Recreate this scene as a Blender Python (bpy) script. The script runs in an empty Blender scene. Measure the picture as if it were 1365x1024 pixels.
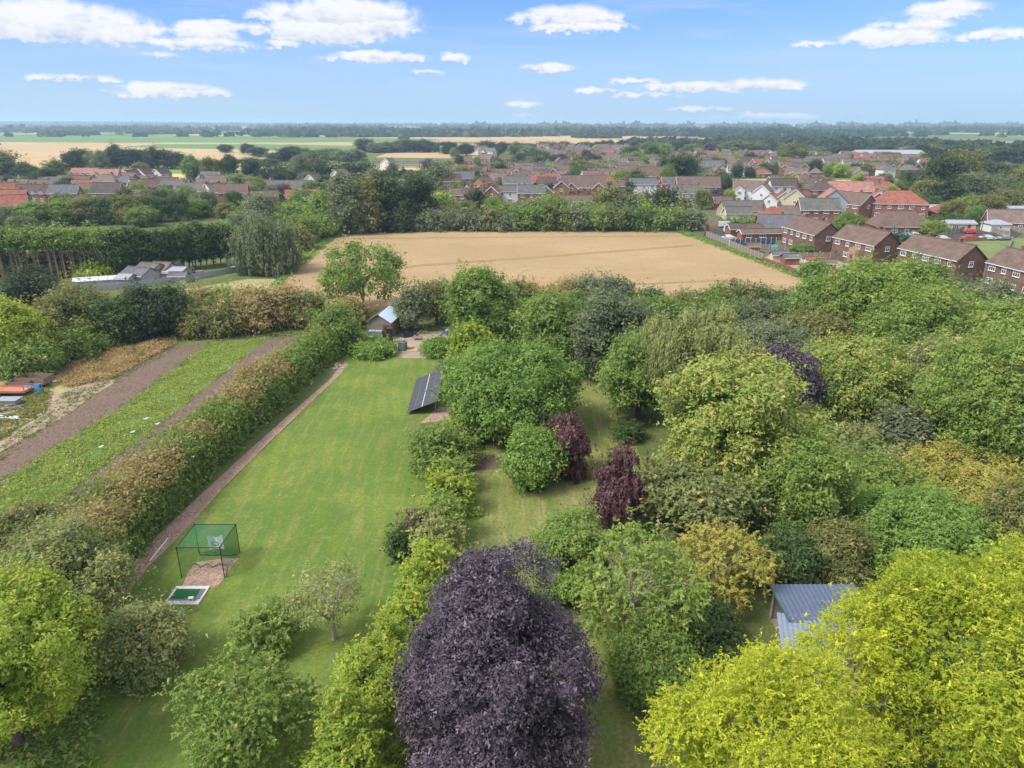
import bpy, bmesh, math, random
import numpy as np
from mathutils import Vector, Matrix, Euler
S = bpy.context.scene
R = math.radians
# ------------------------------------------------------------------ camera
CH = 32.0
PITCH = R(20.25)
FPX = 946.0
cd = bpy.data.cameras.new('camera'); cam = bpy.data.objects.new('camera', cd)
S.collection.objects.link(cam); S.camera = cam
cam.location = (0, 0, CH); cam.rotation_euler = (math.pi/2 - PITCH, 0, 0)
cd.sensor_width = 36; cd.lens = 36 * FPX / 1365.0
cd.clip_start = 0.5; cd.clip_end = 90000
# ------------------------------------------------------------------ light
SUN_EL, SUN_AZ = R(50), R(-115)      # azimuth from +Y (view direction), negative = left
sd = bpy.data.lights.new('sun', 'SUN'); so = bpy.data.objects.new('sun', sd); S.collection.objects.link(so)
sd.energy = 2.2; sd.angle = R(20); sd.color = (1, .95, .87)
sdir = Vector((math.sin(SUN_AZ)*math.cos(SUN_EL), math.cos(SUN_AZ)*math.cos(SUN_EL), math.sin(SUN_EL)))
so.rotation_euler = sdir.to_track_quat('Z', 'Y').to_euler(); so.location = (0, 0, 200)
S.view_settings.view_transform = 'Standard'; S.view_settings.look = 'None'
S.view_settings.exposure = 1.2; S.view_settings.gamma = 1.0; S.view_settings.use_curve_mapping = False
S.cycles.max_bounces = 6; S.cycles.diffuse_bounces = 3; S.cycles.transparent_max_bounces = 8
S.cycles.transmission_bounces = 3; S.cycles.volume_bounces = 1; S.cycles.use_denoising = True
try: S.cycles.denoising_input_passes = 'RGB_ALBEDO_NORMAL'; S.cycles.denoising_prefilter = 'ACCURATE'
except Exception: pass
S.cycles.sample_clamp_indirect = 4.0

def pix(px, py):      # direction seen through a pixel of the 1365x1024 photograph
    u = (px-682.5)/FPX; v = (py-512)/FPX
    return Vector((u, math.cos(PITCH)-v*math.sin(PITCH), -(math.sin(PITCH)+v*math.cos(PITCH))))
def G(px, py, z=0.0):
    d = pix(px, py); t = (CH-z)/(-d.z)
    return Vector((d.x*t, d.y*t, z))
def depth(p): return p.y*math.cos(PITCH)-(p.z-CH)*math.sin(PITCH)
def z_at(py, Y):
    d = pix(682.5, py); return CH + d.z/d.y*Y

# ------------------------------------------------------------------ world: sky and clouds by direction
W = bpy.data.worlds.new('World'); S.world = W; W.use_nodes = True
class NT:
    def __init__(s, nt): s.nt = nt; nt.nodes.clear()
    def n(s, t, **k):
        x = s.nt.nodes.new(t)
        for a, b in k.items(): setattr(x, a, b)
        return x
    def l(s, a, b): s.nt.links.new(a, b)
    def val(s, sock, v):
        if isinstance(v, (int, float, tuple, list)): sock.default_value = v
        else: s.l(v, sock)
    def m(s, op, a, b=None, c=None, clamp=False):
        x = s.n('ShaderNodeMath', operation=op, use_clamp=clamp); s.val(x.inputs[0], a)
        if b is not None: s.val(x.inputs[1], b)
        if c is not None: s.val(x.inputs[2], c)
        return x.outputs[0]
    def mix(s, f, a, b, bt='MIX'):
        x = s.n('ShaderNodeMix', data_type='RGBA', blend_type=bt)
        s.val(x.inputs[0], f)
        for i, v in ((6, a), (7, b)):
            if isinstance(v, (tuple, list)): x.inputs[i].default_value = tuple(v)[:3]+(1,)
            else: s.l(v, x.inputs[i])
        return x.outputs[2]
    def noise(s, vec, scale, detail=4, rough=.55, dist=0):
        x = s.n('ShaderNodeTexNoise'); x.inputs['Scale'].default_value = scale
        x.inputs['Detail'].default_value = detail; x.inputs['Roughness'].default_value = rough
        x.inputs['Distortion'].default_value = dist
        if vec is not None: s.l(vec, x.inputs['Vector'])
        return x.outputs['Fac']
    def ss(s, v, a, b, lo=0.0, hi=1.0):
        x = s.n('ShaderNodeMapRange', interpolation_type='SMOOTHSTEP'); s.val(x.inputs[0], v)
        x.inputs[1].default_value = a; x.inputs[2].default_value = b; x.inputs[3].default_value = lo; x.inputs[4].default_value = hi
        return x.outputs[0]
w = NT(W.node_tree)
geo = w.n('ShaderNodeTexCoord'); sep = w.n('ShaderNodeSeparateXYZ'); w.l(geo.outputs['Generated'], sep.inputs[0])
az = w.m('MULTIPLY', w.m('ARCTAN2', sep.outputs[0], sep.outputs[1]), 57.2958)
el = w.m('MULTIPLY', w.m('ARCSINE', sep.outputs[2]), 57.2958)
comb = w.n('ShaderNodeCombineXYZ'); w.l(az, comb.inputs[0]); w.l(w.m('MULTIPLY', el, 1.7), comb.inputs[1])
sky = w.n('ShaderNodeTexSky', sky_type='NISHITA', sun_disc=False)
sky.sun_elevation = SUN_EL; sky.sun_rotation = SUN_AZ; sky.air_density = 1.0; sky.dust_density = 0.6; sky.ozone_density = 2.0
# clouds: (px, py, halfwidth px, halfheight px, strength)
CL = [(80,38,120,24,1),(20,30,60,20,1),(150,32,50,12,.8),(262,46,50,12,1),(272,60,60,9,.9),(325,40,34,8,.9),(350,22,30,8,.8),(455,22,92,20,1.1),
      (440,46,70,18,1.05),(500,40,60,16,1),(375,60,26,6,.8),(500,78,74,7,1),(606,79,22,6,.85),(757,26,68,13,1.05),(770,38,66,7,1),
      (228,124,68,8,.95),(240,118,40,6,.9),(112,106,36,5,.8),(60,105,25,3,.5),(732,92,34,6,1),(842,109,36,4,.9),(1010,116,58,8,1.05),(925,117,70,6,.9),(800,122,26,4,.8),
      (860,127,44,3.5,.75),(695,141,28,5,.8),(695,155,18,3,.6),(1022,157,62,5,.9),(935,146,40,3,.6),(1190,53,52,12,1),(1215,36,40,9,.9),(1262,14,44,9,.9),
      (1330,48,34,7,.95),(1240,22,50,7,.7),(1080,60,30,3,.4),(570,96,20,3,.5),(545,162,60,2.0,.6),(215,75,20,4,.4)]
nz1 = w.noise(comb.outputs[0], .40, 6, .55); nz2 = w.noise(comb.outputs[0], 1.25, 7, .58)
dist = w.m('SUBTRACT', nz1, .5); dist2 = w.m('SUBTRACT', nz2, .5)
azd = w.m('ADD', az, w.m('MULTIPLY', dist, 3.0)); eld = w.m('ADD', el, w.m('MULTIPLY', dist2, 1.0))
acc = None; ady = None
for (px, py, hw, hh, st) in CL:
    d = pix(px, py).normalized()
    a0 = math.degrees(math.atan2(d.x, d.y)); e0 = math.degrees(math.asin(d.z))
    sa = hw/1365*70*1.10; se = hh/946*57.3*1.12
    dx = w.m('MULTIPLY', w.m('SUBTRACT', azd, a0), 1/sa); dy = w.m('MULTIPLY', w.m('SUBTRACT', eld, e0), 1/se)
    dyr = dy; dy = w.m('MAXIMUM', dy, w.m('MULTIPLY', dy, -2.0))      # flatter underside
    r2 = w.m('ADD', w.m('MULTIPLY', dx, dx), w.m('MULTIPLY', dy, dy))
    g = w.m('MULTIPLY', w.m('SUBTRACT', 1.25, r2), st)
    if acc is None: acc, ady = g, dyr
    else: cnd = w.m('GREATER_THAN', g, acc); ady = w.m('ADD', ady, w.m('MULTIPLY', cnd, w.m('SUBTRACT', dyr, ady))); acc = w.m('MAXIMUM', acc, g)
dens = w.m('ADD', acc, w.m('MULTIPLY', w.m('ADD', w.m('MULTIPLY', dist, 2.8), w.m('MULTIPLY', dist2, 1.9)), 1.0))
mask_in = w.ss(dens, -.15, .85)
# general cloud field elsewhere (broken cumulus, thickened overhead to add soft light), projected on a cloud layer
zz = w.m('MAXIMUM', sep.outputs[2], .06)
pl = w.n('ShaderNodeCombineXYZ'); w.l(w.m('DIVIDE', sep.outputs[0], zz), pl.inputs[0]); w.l(w.m('DIVIDE', sep.outputs[1], zz), pl.inputs[1])
gen = w.ss(w.noise(pl.outputs[0], .9, 8, .6), .38, .52)
outv = w.m('MAXIMUM', w.ss(el, 12, 15), w.ss(w.m('ABSOLUTE', az), 40, 46))
outv = w.m('MULTIPLY', outv, w.ss(el, 1.0, 4))
mask = w.m('MAXIMUM', mask_in, w.m('MULTIPLY', gen, outv))
cs = w.n('ShaderNodeMapping'); cs.inputs['Scale'].default_value = (.6, 4, 1); w.l(comb.outputs[0], cs.inputs[0]); cirrus = w.m('MULTIPLY', w.ss(w.noise(cs.outputs[0], .11, 8, .6, .6), .44, .70), .38)
shade = w.m('MAXIMUM', w.ss(w.m('ADD', ady, w.m('ADD', w.m('MULTIPLY', dist2, 1.1), w.m('MULTIPLY', dist, 2.2))), -.95, .50), outv)
hi = w.ss(el, 12, 45, 1.0, 1.35); hc = w.n('ShaderNodeCombineXYZ'); [w.l(hi, hc.inputs[j]) for j in range(3)]  # unseen high clouds brightened to lift the ambient light
ccol = w.mix(1.0, w.mix(shade, (1.85, 1.98, 2.35), (2.95, 2.95, 2.95)), hc.outputs[0], 'MULTIPLY')
hsv = w.n('ShaderNodeHueSaturation'); w.l(sky.outputs[0], hsv.inputs['Color']); hsv.inputs['Saturation'].default_value = 1.0
SKY_TINT = (.235, .325, .60)
c = w.mix(1.0, hsv.outputs[0], SKY_TINT, 'MULTIPLY')
hor = w.ss(el, -2, 8.5, .85, 0.0)
c = w.mix(hor, c, (1.5, 2.15, 2.85))
c = w.mix(cirrus, c, (1.75, 2.2, 2.75))
c = w.mix(w.m('MULTIPLY', mask, .93), c, ccol)
bg = w.n('ShaderNodeBackground'); w.l(c, bg.inputs[0]); bg.inputs[1].default_value = 0.15
wo = w.n('ShaderNodeOutputWorld'); w.l(bg.outputs[0], wo.inputs[0])

# ------------------------------------------------------------------ materials
MATS = {}
def mat(name, build):
    if name in MATS: return MATS[name]
    m = bpy.data.materials.new(name); m.use_nodes = True; t = NT(m.node_tree); build(t); MATS[name] = m; return m
def out_bsdf(t, col, rough=.85, bump=None, bstr=.4, bdist=.05, spec=.25, metal=0.0):
    b = t.n('ShaderNodeBsdfPrincipled')
    if isinstance(col, (tuple, list)): b.inputs['Base Color'].default_value = tuple(col)[:3]+(1,)
    else: t.l(col, b.inputs['Base Color'])
    t.val(b.inputs['Roughness'], rough); b.inputs['Specular IOR Level'].default_value = spec; b.inputs['Metallic'].default_value = metal
    if bump is not None:
        x = t.n('ShaderNodeBump'); x.inputs['Strength'].default_value = bstr; x.inputs['Distance'].default_value = bdist
        t.l(bump, x.inputs['Height']); t.l(x.outputs[0], b.inputs['Normal'])
    o = t.n('ShaderNodeOutputMaterial'); t.l(b.outputs[0], o.inputs[0]); return b
def scl(c, k): return tuple(x*k for x in c)
def leaf_mat(name, c1, c2, c3=None, trans=.30):
    """c1..c2: everyday spread of leaf colour, c3: the odd leaves (turning, dry or silvery)"""
    def f(t):
        at = t.n('ShaderNodeAttribute', attribute_name='tint'); oi = t.n('ShaderNodeObjectInfo')
        tt = t.m('ADD', at.outputs['Fac'], t.m('MULTIPLY', t.m('SUBTRACT', oi.outputs['Random'], .5), .35), clamp=True)
        col = t.mix(tt, c1, c2)
        if c3 is not None:
            a2 = t.n('ShaderNodeAttribute', attribute_name='odd'); col = t.mix(t.ss(a2.outputs['Fac'], .62, .95), col, c3)
        b = t.n('ShaderNodeBsdfPrincipled'); t.l(col, b.inputs['Base Color']); b.inputs['Roughness'].default_value = .55
        b.inputs['Specular IOR Level'].default_value = .25
        tr = t.n('ShaderNodeBsdfTranslucent'); t.l(t.mix(1.0, col, (1.25, 1.25, .6), 'MULTIPLY'), tr.inputs[0])
        mx = t.n('ShaderNodeMixShader'); mx.inputs[0].default_value = trans; t.l(b.outputs[0], mx.inputs[1]); t.l(tr.outputs[0], mx.inputs[2])
        o = t.n('ShaderNodeOutputMaterial'); t.l(mx.outputs[0], o.inputs[0])
    return mat(name, f)
LK = 1.0
LEAF = {}
LB = 1.74
def L(name, c1, c2, c3=None, trans=.40): c1, c2, c3 = [None if c is None else (min(.75, c[0]*LB*1.10), min(.75, c[1]*LB*.97), c[2]*LB*.95) for c in (c1, c2, c3)]; LEAF[name] = leaf_mat('leaf_'+name, c1, c2, c3, trans)
L('bright', (.068,.132,.026), (.148,.225,.052), (.24,.27,.08))
L('mid',    (.055,.115,.024), (.120,.195,.045), (.19,.22,.07))
L('deep',   (.026,.060,.018), (.060,.108,.034), (.11,.13,.05))
L('dark',   (.015,.031,.015), (.036,.060,.027), (.07,.08,.038))
L('olive',  (.058,.088,.026), (.125,.150,.052), (.21,.17,.07))
L('grey',   (.055,.085,.042), (.112,.148,.084), (.17,.20,.13))
L('yellow', (.100,.170,.018), (.270,.325,.028), (.45,.43,.05), .48)
L('lime',   (.090,.165,.022), (.200,.275,.040), (.31,.31,.06), .42)
L('purple', (.017,.015,.022), (.064,.057,.078), (.12,.105,.135), .12)
L('copper', (.036,.018,.022), (.082,.045,.052), (.13,.085,.08), .2)
L('rust',   (.105,.125,.045), (.215,.195,.090), (.30,.17,.11))
L('maple',  (.085,.150,.030), (.190,.250,.060), (.33,.27,.09), .3)
L('amber',  (.135,.170,.040), (.230,.240,.060), (.32,.25,.075), .4)
L('birch',  (.085,.125,.045), (.170,.215,.085), (.28,.26,.10), .35)
L('laurel', (.058,.125,.026), (.125,.215,.045), (.19,.28,.07))
L('hedge',  (.048,.105,.022), (.115,.190,.042), (.19,.20,.07))
L('dry',    (.170,.165,.080), (.330,.250,.165), (.24,.15,.12))
L('crop',   (.095,.165,.045), (.180,.245,.075), (.34,.34,.12), .5)
def noise_mat(name, cols, scales=(.5, 6, 40), rough=.9, bstr=.5, bdist=.03, coord='Object', spec=.2, stretch=None, amt=(1, .6, .5)):
    """three octaves of blotch between cols[0], cols[1], cols[2]"""
    def f(t):
        tc = t.n('ShaderNodeTexCoord'); v = tc.outputs[coord]
        if stretch:
            mp = t.n('ShaderNodeMapping'); mp.inputs['Scale'].default_value = stretch; t.l(v, mp.inputs[0]); v = mp.outputs[0]
        a = t.noise(v, scales[0], 5, .6); b_ = t.noise(v, scales[1], 5, .65); c_ = t.noise(v, scales[2], 3, .6)
        col = t.mix(t.m('MULTIPLY', t.ss(a, .38, .62), amt[0]), cols[0], cols[1])
        col = t.mix(t.m('MULTIPLY', t.ss(b_, .42, .68), amt[1]), col, cols[2])
        col = t.mix(t.m('MULTIPLY', t.ss(c_, .40, .62), amt[2]), col, cols[3] if len(cols) > 3 else scl(cols[0], .6))
        h = t.m('ADD', b_, t.m('MULTIPLY', c_, .6))
        out_bsdf(t, col, rough, h, bstr, bdist, spec)
    return mat(name, f)
def plain(name, c, rough=.6, spec=.3, metal=0, var=.12, sc=3.0):
    def f(t):
        tc = t.n('ShaderNodeTexCoord'); n = t.noise(tc.outputs['Object'], sc, 5, .65)
        col = t.mix(n, scl(c, 1-var*1.6), scl(c, 1+var))
        out_bsdf(t, col, rough, n, .15, .02, spec, metal)
    return mat(name, f)
def brick_mat(name, c, mortar=(.42,.38,.33)):
    def f(t):
        tc = t.n('ShaderNodeTexCoord'); n = t.ss(t.noise(tc.outputs['Object'], .6, 7, .7), .36, .64); oi = t.n('ShaderNodeObjectInfo')
        n2 = t.noise(tc.outputs['Object'], 4, 5, .8)
        col = t.mix(n, scl(c, .78), scl(c, 1.2)); col = t.mix(t.m('MULTIPLY', t.ss(n2, .5, .66), .32), col, mortar)
        col = t.mix(t.m('MULTIPLY', oi.outputs['Random'], .3), col, scl(c, .7))
        out_bsdf(t, col, .9, n2, .3, .02, .15)
    return mat(name, f)
def tile_mat(name, c, moss=(.16,.15,.09)):
    def f(t):
        tc = t.n('ShaderNodeTexCoord'); sp = t.n('ShaderNodeSeparateXYZ'); t.l(tc.outputs['Object'], sp.inputs[0])
        rows = t.m('FRACT', t.m('MULTIPLY', sp.outputs[2], 5.0)); cols = t.m('FRACT', t.m('MULTIPLY', sp.outputs[0], 3.3))
        n = t.ss(t.noise(tc.outputs['Object'], .7, 8, .75), .36, .64); n2 = t.noise(tc.outputs['Object'], 2.6, 6, .8); oi = t.n('ShaderNodeObjectInfo')
        col = t.mix(n, scl(c, .72), scl(c, 1.25)); col = t.mix(t.m('MULTIPLY', t.ss(n2, .50, .64), .6), col, moss)
        col = t.mix(t.m('MULTIPLY', t.ss(rows, .78, .95), .45), col, scl(c, .4))
        col = t.mix(t.m('MULTIPLY', oi.outputs['Random'], .35), col, scl(c, .75))
        h = t.m('ADD', rows, t.m('MULTIPLY', cols, .4))
        out_bsdf(t, col, .85, h, .6, .03, .2)
    return mat(name, f)
WALL = {'brick': brick_mat('red_brick', (0.252,0.105,0.071)), 'dbrick': brick_mat('brown_brick', (0.168,0.088,0.067)), 'pink': brick_mat('pink_brick', (0.361,0.210,0.160)),
        'orange': brick_mat('orange_brick', (0.353,0.168,0.092)), 'white': plain('white_render', (0.655,0.655,0.638), .8), 'cream': plain('cream_render', (0.588,0.504,0.336), .8),
        'buff': brick_mat('buff_brick', (0.403,0.302,0.202)), 'blue': plain('blue_grey_render', (0.302,0.353,0.420), .8), 'grey': plain('grey_render', (0.378,0.370,0.353), .85)}
ROOF = {'brown': tile_mat('brown_tiles', (0.151,0.102,0.084)), 'dark': tile_mat('dark_brown_tiles', (0.097,0.071,0.066)), 'red': tile_mat('red_tiles', (0.277,0.105,0.077), (0.210,0.118,0.084)),
        'slate': tile_mat('slate', (0.126,0.130,0.143), (0.160,0.160,0.151)), 'grey': tile_mat('grey_concrete_tiles', (0.130,0.122,0.113)), 'orange': tile_mat('orange_tiles', (0.319,0.139,0.084), (0.252,0.151,0.101)),
        'pinkred': tile_mat('pink_red_tiles', (0.336,0.168,0.134), (0.277,0.176,0.143)), 'pale': plain('pale_sheet', (0.302,0.319,0.336), .6), 'cream': plain('cream_sheet', (0.521,0.420,0.302), .7),
        'mauve': tile_mat('faded_brown_tiles', (0.168,0.124,0.109), (0.210,0.168,0.143))}
white_paint = plain('white_upvc', (.80,.80,.80), .45, .4, var=.05)
glass = plain('window_glass', (.05,.06,.07), .08, .8, var=.3)
wood_grey = noise_mat('weathered_wood', [(.24,.20,.16),(.32,.28,.23),(.18,.15,.12)], (1, 5, 30), .85, stretch=(1, 1, 6))
wood_fresh = noise_mat('fresh_wood', [(.62,.46,.24),(.70,.54,.30),(.55,.38,.18)], (2, 8, 40), .8, stretch=(1, 6, 1))
bark = noise_mat('bark', [(.13,.10,.075),(.19,.155,.12),(.08,.06,.045)], (1.2, 6, 25), .95, bstr=.8, stretch=(1, 1, .25))
bark_pale = noise_mat('pale_bark', [(.42,.37,.31),(.52,.47,.40),(.22,.18,.14)], (1.2, 6, 25), .9, stretch=(1, 1, .3))
bark_pine = noise_mat('conifer_bark', [(.34,.25,.20),(.42,.33,.27),(.18,.13,.10)], (1.2, 6, 25), .95, stretch=(1, 1, .25))
black_metal = plain('black_metal', (.02,.022,.025), .5, .4)
grey_metal = plain('galvanised_metal', (.40,.42,.44), .45, .5, metal=.4)
blue_paint = plain('blue_plastic', (.03,.13,.42), .5, .4)

# ------------------------------------------------------------------ object helpers
def link(o): S.collection.objects.link(o); return o
def tag(o, label=None, cat=None, group=None, kind=None):
    if label: o['label'] = label
    if cat: o['category'] = cat
    if group: o['group'] = group
    if kind: o['kind'] = kind
    return o
def empty(name, loc=(0, 0, 0), rz=0.0):
    o = bpy.data.objects.new(name, None); o.location = loc; o.rotation_euler = (0, 0, rz); o.empty_display_size = .3; return link(o)
def mesh_np(name, V, Fq, attrs=None, smooth=False):
    """V (n,3), Fq (m,4) quads"""
    me = bpy.data.meshes.new(name); n = len(V); m, k = Fq.shape
    me.vertices.add(n); me.vertices.foreach_set('co', V.astype(np.float32).ravel())
    me.loops.add(m*k); me.loops.foreach_set('vertex_index', Fq.astype(np.int32).ravel())
    me.polygons.add(m); me.polygons.foreach_set('loop_start', np.arange(0, m*k, k, dtype=np.int32))
    me.polygons.foreach_set('loop_total', np.full(m, k, dtype=np.int32))
    if attrs:
        for a, v in attrs.items():
            at = me.attributes.new(a, 'FLOAT', 'FACE'); at.data.foreach_set('value', v.astype(np.float32))
    me.update(calc_edges=True); return me
class MB:
    def __init__(s): s.v = []; s.f = []; s.mi = []
    def face(s, pts, mi=0):
        b = len(s.v); s.v += [tuple(p) for p in pts]; s.f.append(tuple(range(b, b+len(pts)))); s.mi.append(mi)
    def box(s, c, d, rz=0.0, mi=0, M=None):
        x, y, z = d[0]/2, d[1]/2, d[2]/2
        P = [Vector((i*x, j*y, k*z)) for k in (-1, 1) for (i, j) in ((-1,-1),(1,-1),(1,1),(-1,1))]
        if M is None: M = Matrix.Translation(c) @ Matrix.Rotation(rz, 4, 'Z')
        else: M = Matrix.Translation(c) @ M
        P = [M @ p for p in P]; b = len(s.v); s.v += [tuple(p) for p in P]
        for f in ((3,2,1,0),(4,5,6,7),(0,1,5,4),(1,2,6,5),(2,3,7,6),(3,0,4,7)): s.f.append(tuple(b+i for i in f)); s.mi.append(mi)
    def tube(s, pts, rad, n=6, mi=0):
        rs = rad if isinstance(rad, (list, tuple)) else [rad]*len(pts); pts = [Vector(p) for p in pts]; rings = []
        for i, p in enumerate(pts):
            d = (pts[min(i+1, len(pts)-1)]-pts[max(i-1, 0)]).normalized()
            a = d.cross(Vector((0, 0, 1)));  a = Vector((1, 0, 0)) if a.length < 1e-3 else a.normalized(); b2 = d.cross(a)
            base = len(s.v)
            for k in range(n):
                t = 2*math.pi*k/n; s.v.append(tuple(p+(a*math.cos(t)+b2*math.sin(t))*rs[i]))
            rings.append(base)
        for i in range(len(pts)-1):
            for k in range(n):
                s.f.append((rings[i]+k, rings[i]+(k+1) % n, rings[i+1]+(k+1) % n, rings[i+1]+k)); s.mi.append(mi)
        s.f.append(tuple(rings[0]+k for k in range(n))); s.mi.append(mi)
        s.f.append(tuple(rings[-1]+k for k in reversed(range(n)))); s.mi.append(mi)
    def mesh(s, name, mats):
        me = bpy.data.meshes.new(name); me.from_pydata(s.v, [], s.f)
        for m in (mats if isinstance(mats, (list, tuple)) else [mats]): me.materials.append(m)
        if any(s.mi): me.polygons.foreach_set('material_index', s.mi)
        me.update(); return me
    def build(s, name, mats, parent=None, loc=None):
        o = bpy.data.objects.new(name, s.mesh(name, mats)); link(o)
        if parent is not None: o.parent = parent
        if loc is not None: o.location = loc
        return o
def obj(name, me, parent=None, loc=(0, 0, 0), rz=0.0):
    o = bpy.data.objects.new(name, me); link(o); o.location = loc; o.rotation_euler = (0, 0, rz)
    if parent is not None: o.parent = parent
    return o
def sheet(name, pts, z, m, label=None, sub=0):
    """flat ground polygon given by pixels of the photograph, laid at height z"""
    P = [G(*p) for p in pts]; bm = bmesh.new(); vs = [bm.verts.new((p.x, p.y, z)) for p in P]; f = bm.faces.new(vs)
    bmesh.ops.triangulate(bm, faces=[f]); bm.normal_update()
    for f in bm.faces:
        if f.normal.z < 0: f.normal_flip()
    me = bpy.data.meshes.new(name); bm.to_mesh(me); bm.free(); me.materials.append(m); o = obj(name, me); o['kind'] = 'structure'
    if label: o['label'] = label
    return o

# ------------------------------------------------------------------ foliage
def unit(a): return a/np.maximum(np.linalg.norm(a, axis=1, keepdims=True), 1e-6)
def leaves(rng, P, N, size, aspect=.55, fold=.25, long_dir=None):
    """leaf blades at P facing N"""
    n = len(P); N = unit(N)
    if long_dir is None: long_dir = rng.normal(size=(n, 3))
    a = unit(np.cross(N, long_dir)); b = np.cross(N, a)          # b is the long axis
    s = (size*np.clip(rng.lognormal(-.03, .33, n), .45, 2.0))[:, None]
    tip = P+b*s*.58; q = P-b*s*.46+N*s*fold*.3; w_ = a*s*aspect*.52
    V = np.stack([q+w_, tip, q-w_], 1).reshape(-1, 3); F = np.arange(3*n).reshape(n, 3)
    return V, F
def sph(rng, n):
    return unit(rng.normal(size=(n, 3)))
def crown_leaves(rng, rx, ry, rz, leaf, cover=2.0, lobes=28, lobe=.34, spray=13, style='round', zbot=-.75, maxn=60000, rough=1.0, fill=.12, aspect=.55, egg=0.0):
    """one crown centred on the origin; returns V, F, tint, odd"""
    i = np.arange(lobes)+.5; ph = np.arccos(1-(1-zbot)*i/lobes)      # from the top down to zbot
    th = i*2.39996+rng.uniform(0, 6.28)
    D = np.stack([np.sin(ph)*np.cos(th), np.sin(ph)*np.sin(th), np.cos(ph)], 1); D = unit(D+rng.normal(size=D.shape)*.15*rough)
    fq = rng.normal(size=(3, 3))*1.3; fp = rng.uniform(0, 6.28, 3); low = sum(np.sin(D@fq[j]+fp[j]) for j in range(3))
    rr = rng.uniform(.56, .84, lobes)*(1+rng.normal(size=lobes)*.05*rough)*(1+.085*rough*low); Rm = (rx*ry*rz)**(1/3)
    C = D*np.array([rx, ry, rz])*rr[:, None]; lr = lobe*Rm*rng.uniform(.55, 1.3, lobes)
    if style == 'cone': C[:, :2] *= (1-(C[:, 2:3]/rz*.5+.5)*.75+.05); lr = lr*(1-(C[:, 2]/rz*.5+.5)*.6)
    if egg: C[:, :2] *= (1-egg*np.clip(C[:, 2:3]/rz+.25, 0, 1)); lr = lr*(1-.3*egg*np.clip(C[:, 2]/rz, 0, 1))
    C[:, 2] = np.minimum(C[:, 2], rz*1.02-lr*.8-leaf); ex = np.array([np.percentile(np.abs(C[:, j])+lr, 97) for j in (0, 1)]); C[:, 0] *= rx/ex[0]; C[:, 1] *= ry/ex[1]; C[:, 2] += rz-leaf-np.max(C[:, 2]+lr*.8)
    S4 = 4*math.pi*np.sum(lr**2)*.55
    n = int(min(maxn, cover*S4/(leaf*leaf*aspect*.5)))
    ns = max(4, n//spray); wgt = lr**2; li = rng.choice(lobes, ns, p=wgt/wgt.sum())
    d = unit(sph(rng, ns)+.75*D[li]+np.array([0, 0, .25]))
    sp = C[li]+d*(lr[li]*rng.uniform(.62, 1.12, ns))[:, None]
    st_ = rng.uniform(size=ns) < .05*rough; sp[st_] += (d[st_]*.8+D[li][st_]*.6)*(leaf*rng.uniform(1.5, 4.5, st_.sum()))[:, None]
    sprv = rng.uniform(0, 1, ns); lobv = rng.uniform(0, 1, lobes)
    k = np.repeat(np.arange(ns), spray); n = len(k)
    sr = leaf*1.5
    if style == 'weep':
        tt = np.tile(np.linspace(0, 1, spray), ns); ln = (Rm*rng.uniform(.15, .42, ns))[k]
        P = sp[k]+rng.normal(size=(n, 3))*leaf*.35; P[:, 2] -= tt*ln; P[:, :2] += d[k][:, :2]*(tt*ln*.12)[:, None]
        N = d[k]+rng.normal(size=(n, 3))*.5; ld = np.tile([0, 0, 1.], (n, 1))+rng.normal(size=(n, 3))*.25
        V, F = leaves(rng, P, N, leaf, aspect, .2, ld)
    elif style == 'frond':       # leaflets along arching twigs
        tt = np.tile(np.linspace(0, 1, spray), ns); tw = unit(d*.8+rng.normal(size=(ns, 3))*.6+np.array([0, 0, .15])); ln = leaf*rng.uniform(2.2, 4.5, ns)
        P = sp[k]+tw[k]*(tt*ln[k])[:, None]; P[:, 2] -= tt*tt*ln[k]*.25; P += rng.normal(size=(n, 3))*leaf*.22
        N = np.array([0, 0, .8])+d[k]*.5+rng.normal(size=(n, 3))*.45
        V, F = leaves(rng, P, N, leaf, aspect, .2, tw[k]+rng.normal(size=(n, 3))*.6)
    else:
        tw = unit(d+rng.normal(size=(ns, 3))*.35+np.array([0, 0, .25])); tl = leaf*rng.uniform(.5, 4.2, ns); tt = rng.uniform(-.4, 1, n)
        P = sp[k]+tw[k]*(tl[k]*tt)[:, None]+rng.normal(size=(n, 3))*(sr*(.85-.35*tt))[:, None]*np.array([1, 1, .7])
        N = d[k]*.8+np.array([0, 0, .55])+rng.normal(size=(n, 3))*.5
        V, F = leaves(rng, P, N, leaf, aspect)
    tint = np.clip(.26*lobv[li][k]+.44*sprv[k]+.40*rng.uniform(0, 1, n)-.05, 0, 1); odd = .55*sprv[::-1][k]+.45*rng.uniform(0, 1, n)
    # inner leaves so that the crown is not hollow, coloured darker to imitate interior shade
    nf = int(n*fill)
    if nf > 10:
        q = sph(rng, nf)*rng.uniform(.25, .72, nf)[:, None]**.6*np.array([rx, ry, rz]); q[:, 2] = np.maximum(q[:, 2], zbot*rz)
        if style == 'cone': q[:, :2] *= (1-(q[:, 2:3]/rz*.5+.5)*.8)
        V2, F2 = leaves(rng, q, sph(rng, nf)+np.array([0, 0, .6]), leaf*1.8, .7)
        V = np.concatenate([V, V2]); F = np.concatenate([F, F2+3*n]); tint = np.concatenate([tint, rng.uniform(0, .5, nf)]); odd = np.concatenate([odd, np.zeros(nf)])
    return V, F, tint, odd, C, lr
NLEAF = [0]
def crown_mesh(name, seed, m, **k):
    rng = np.random.default_rng(seed); V, F, t, o, C, lr = crown_leaves(rng, **k); NLEAF[0] += len(F)
    me = mesh_np(name, V, F, {'tint': t, 'odd': o}); me.materials.append(m); return me, C
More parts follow.
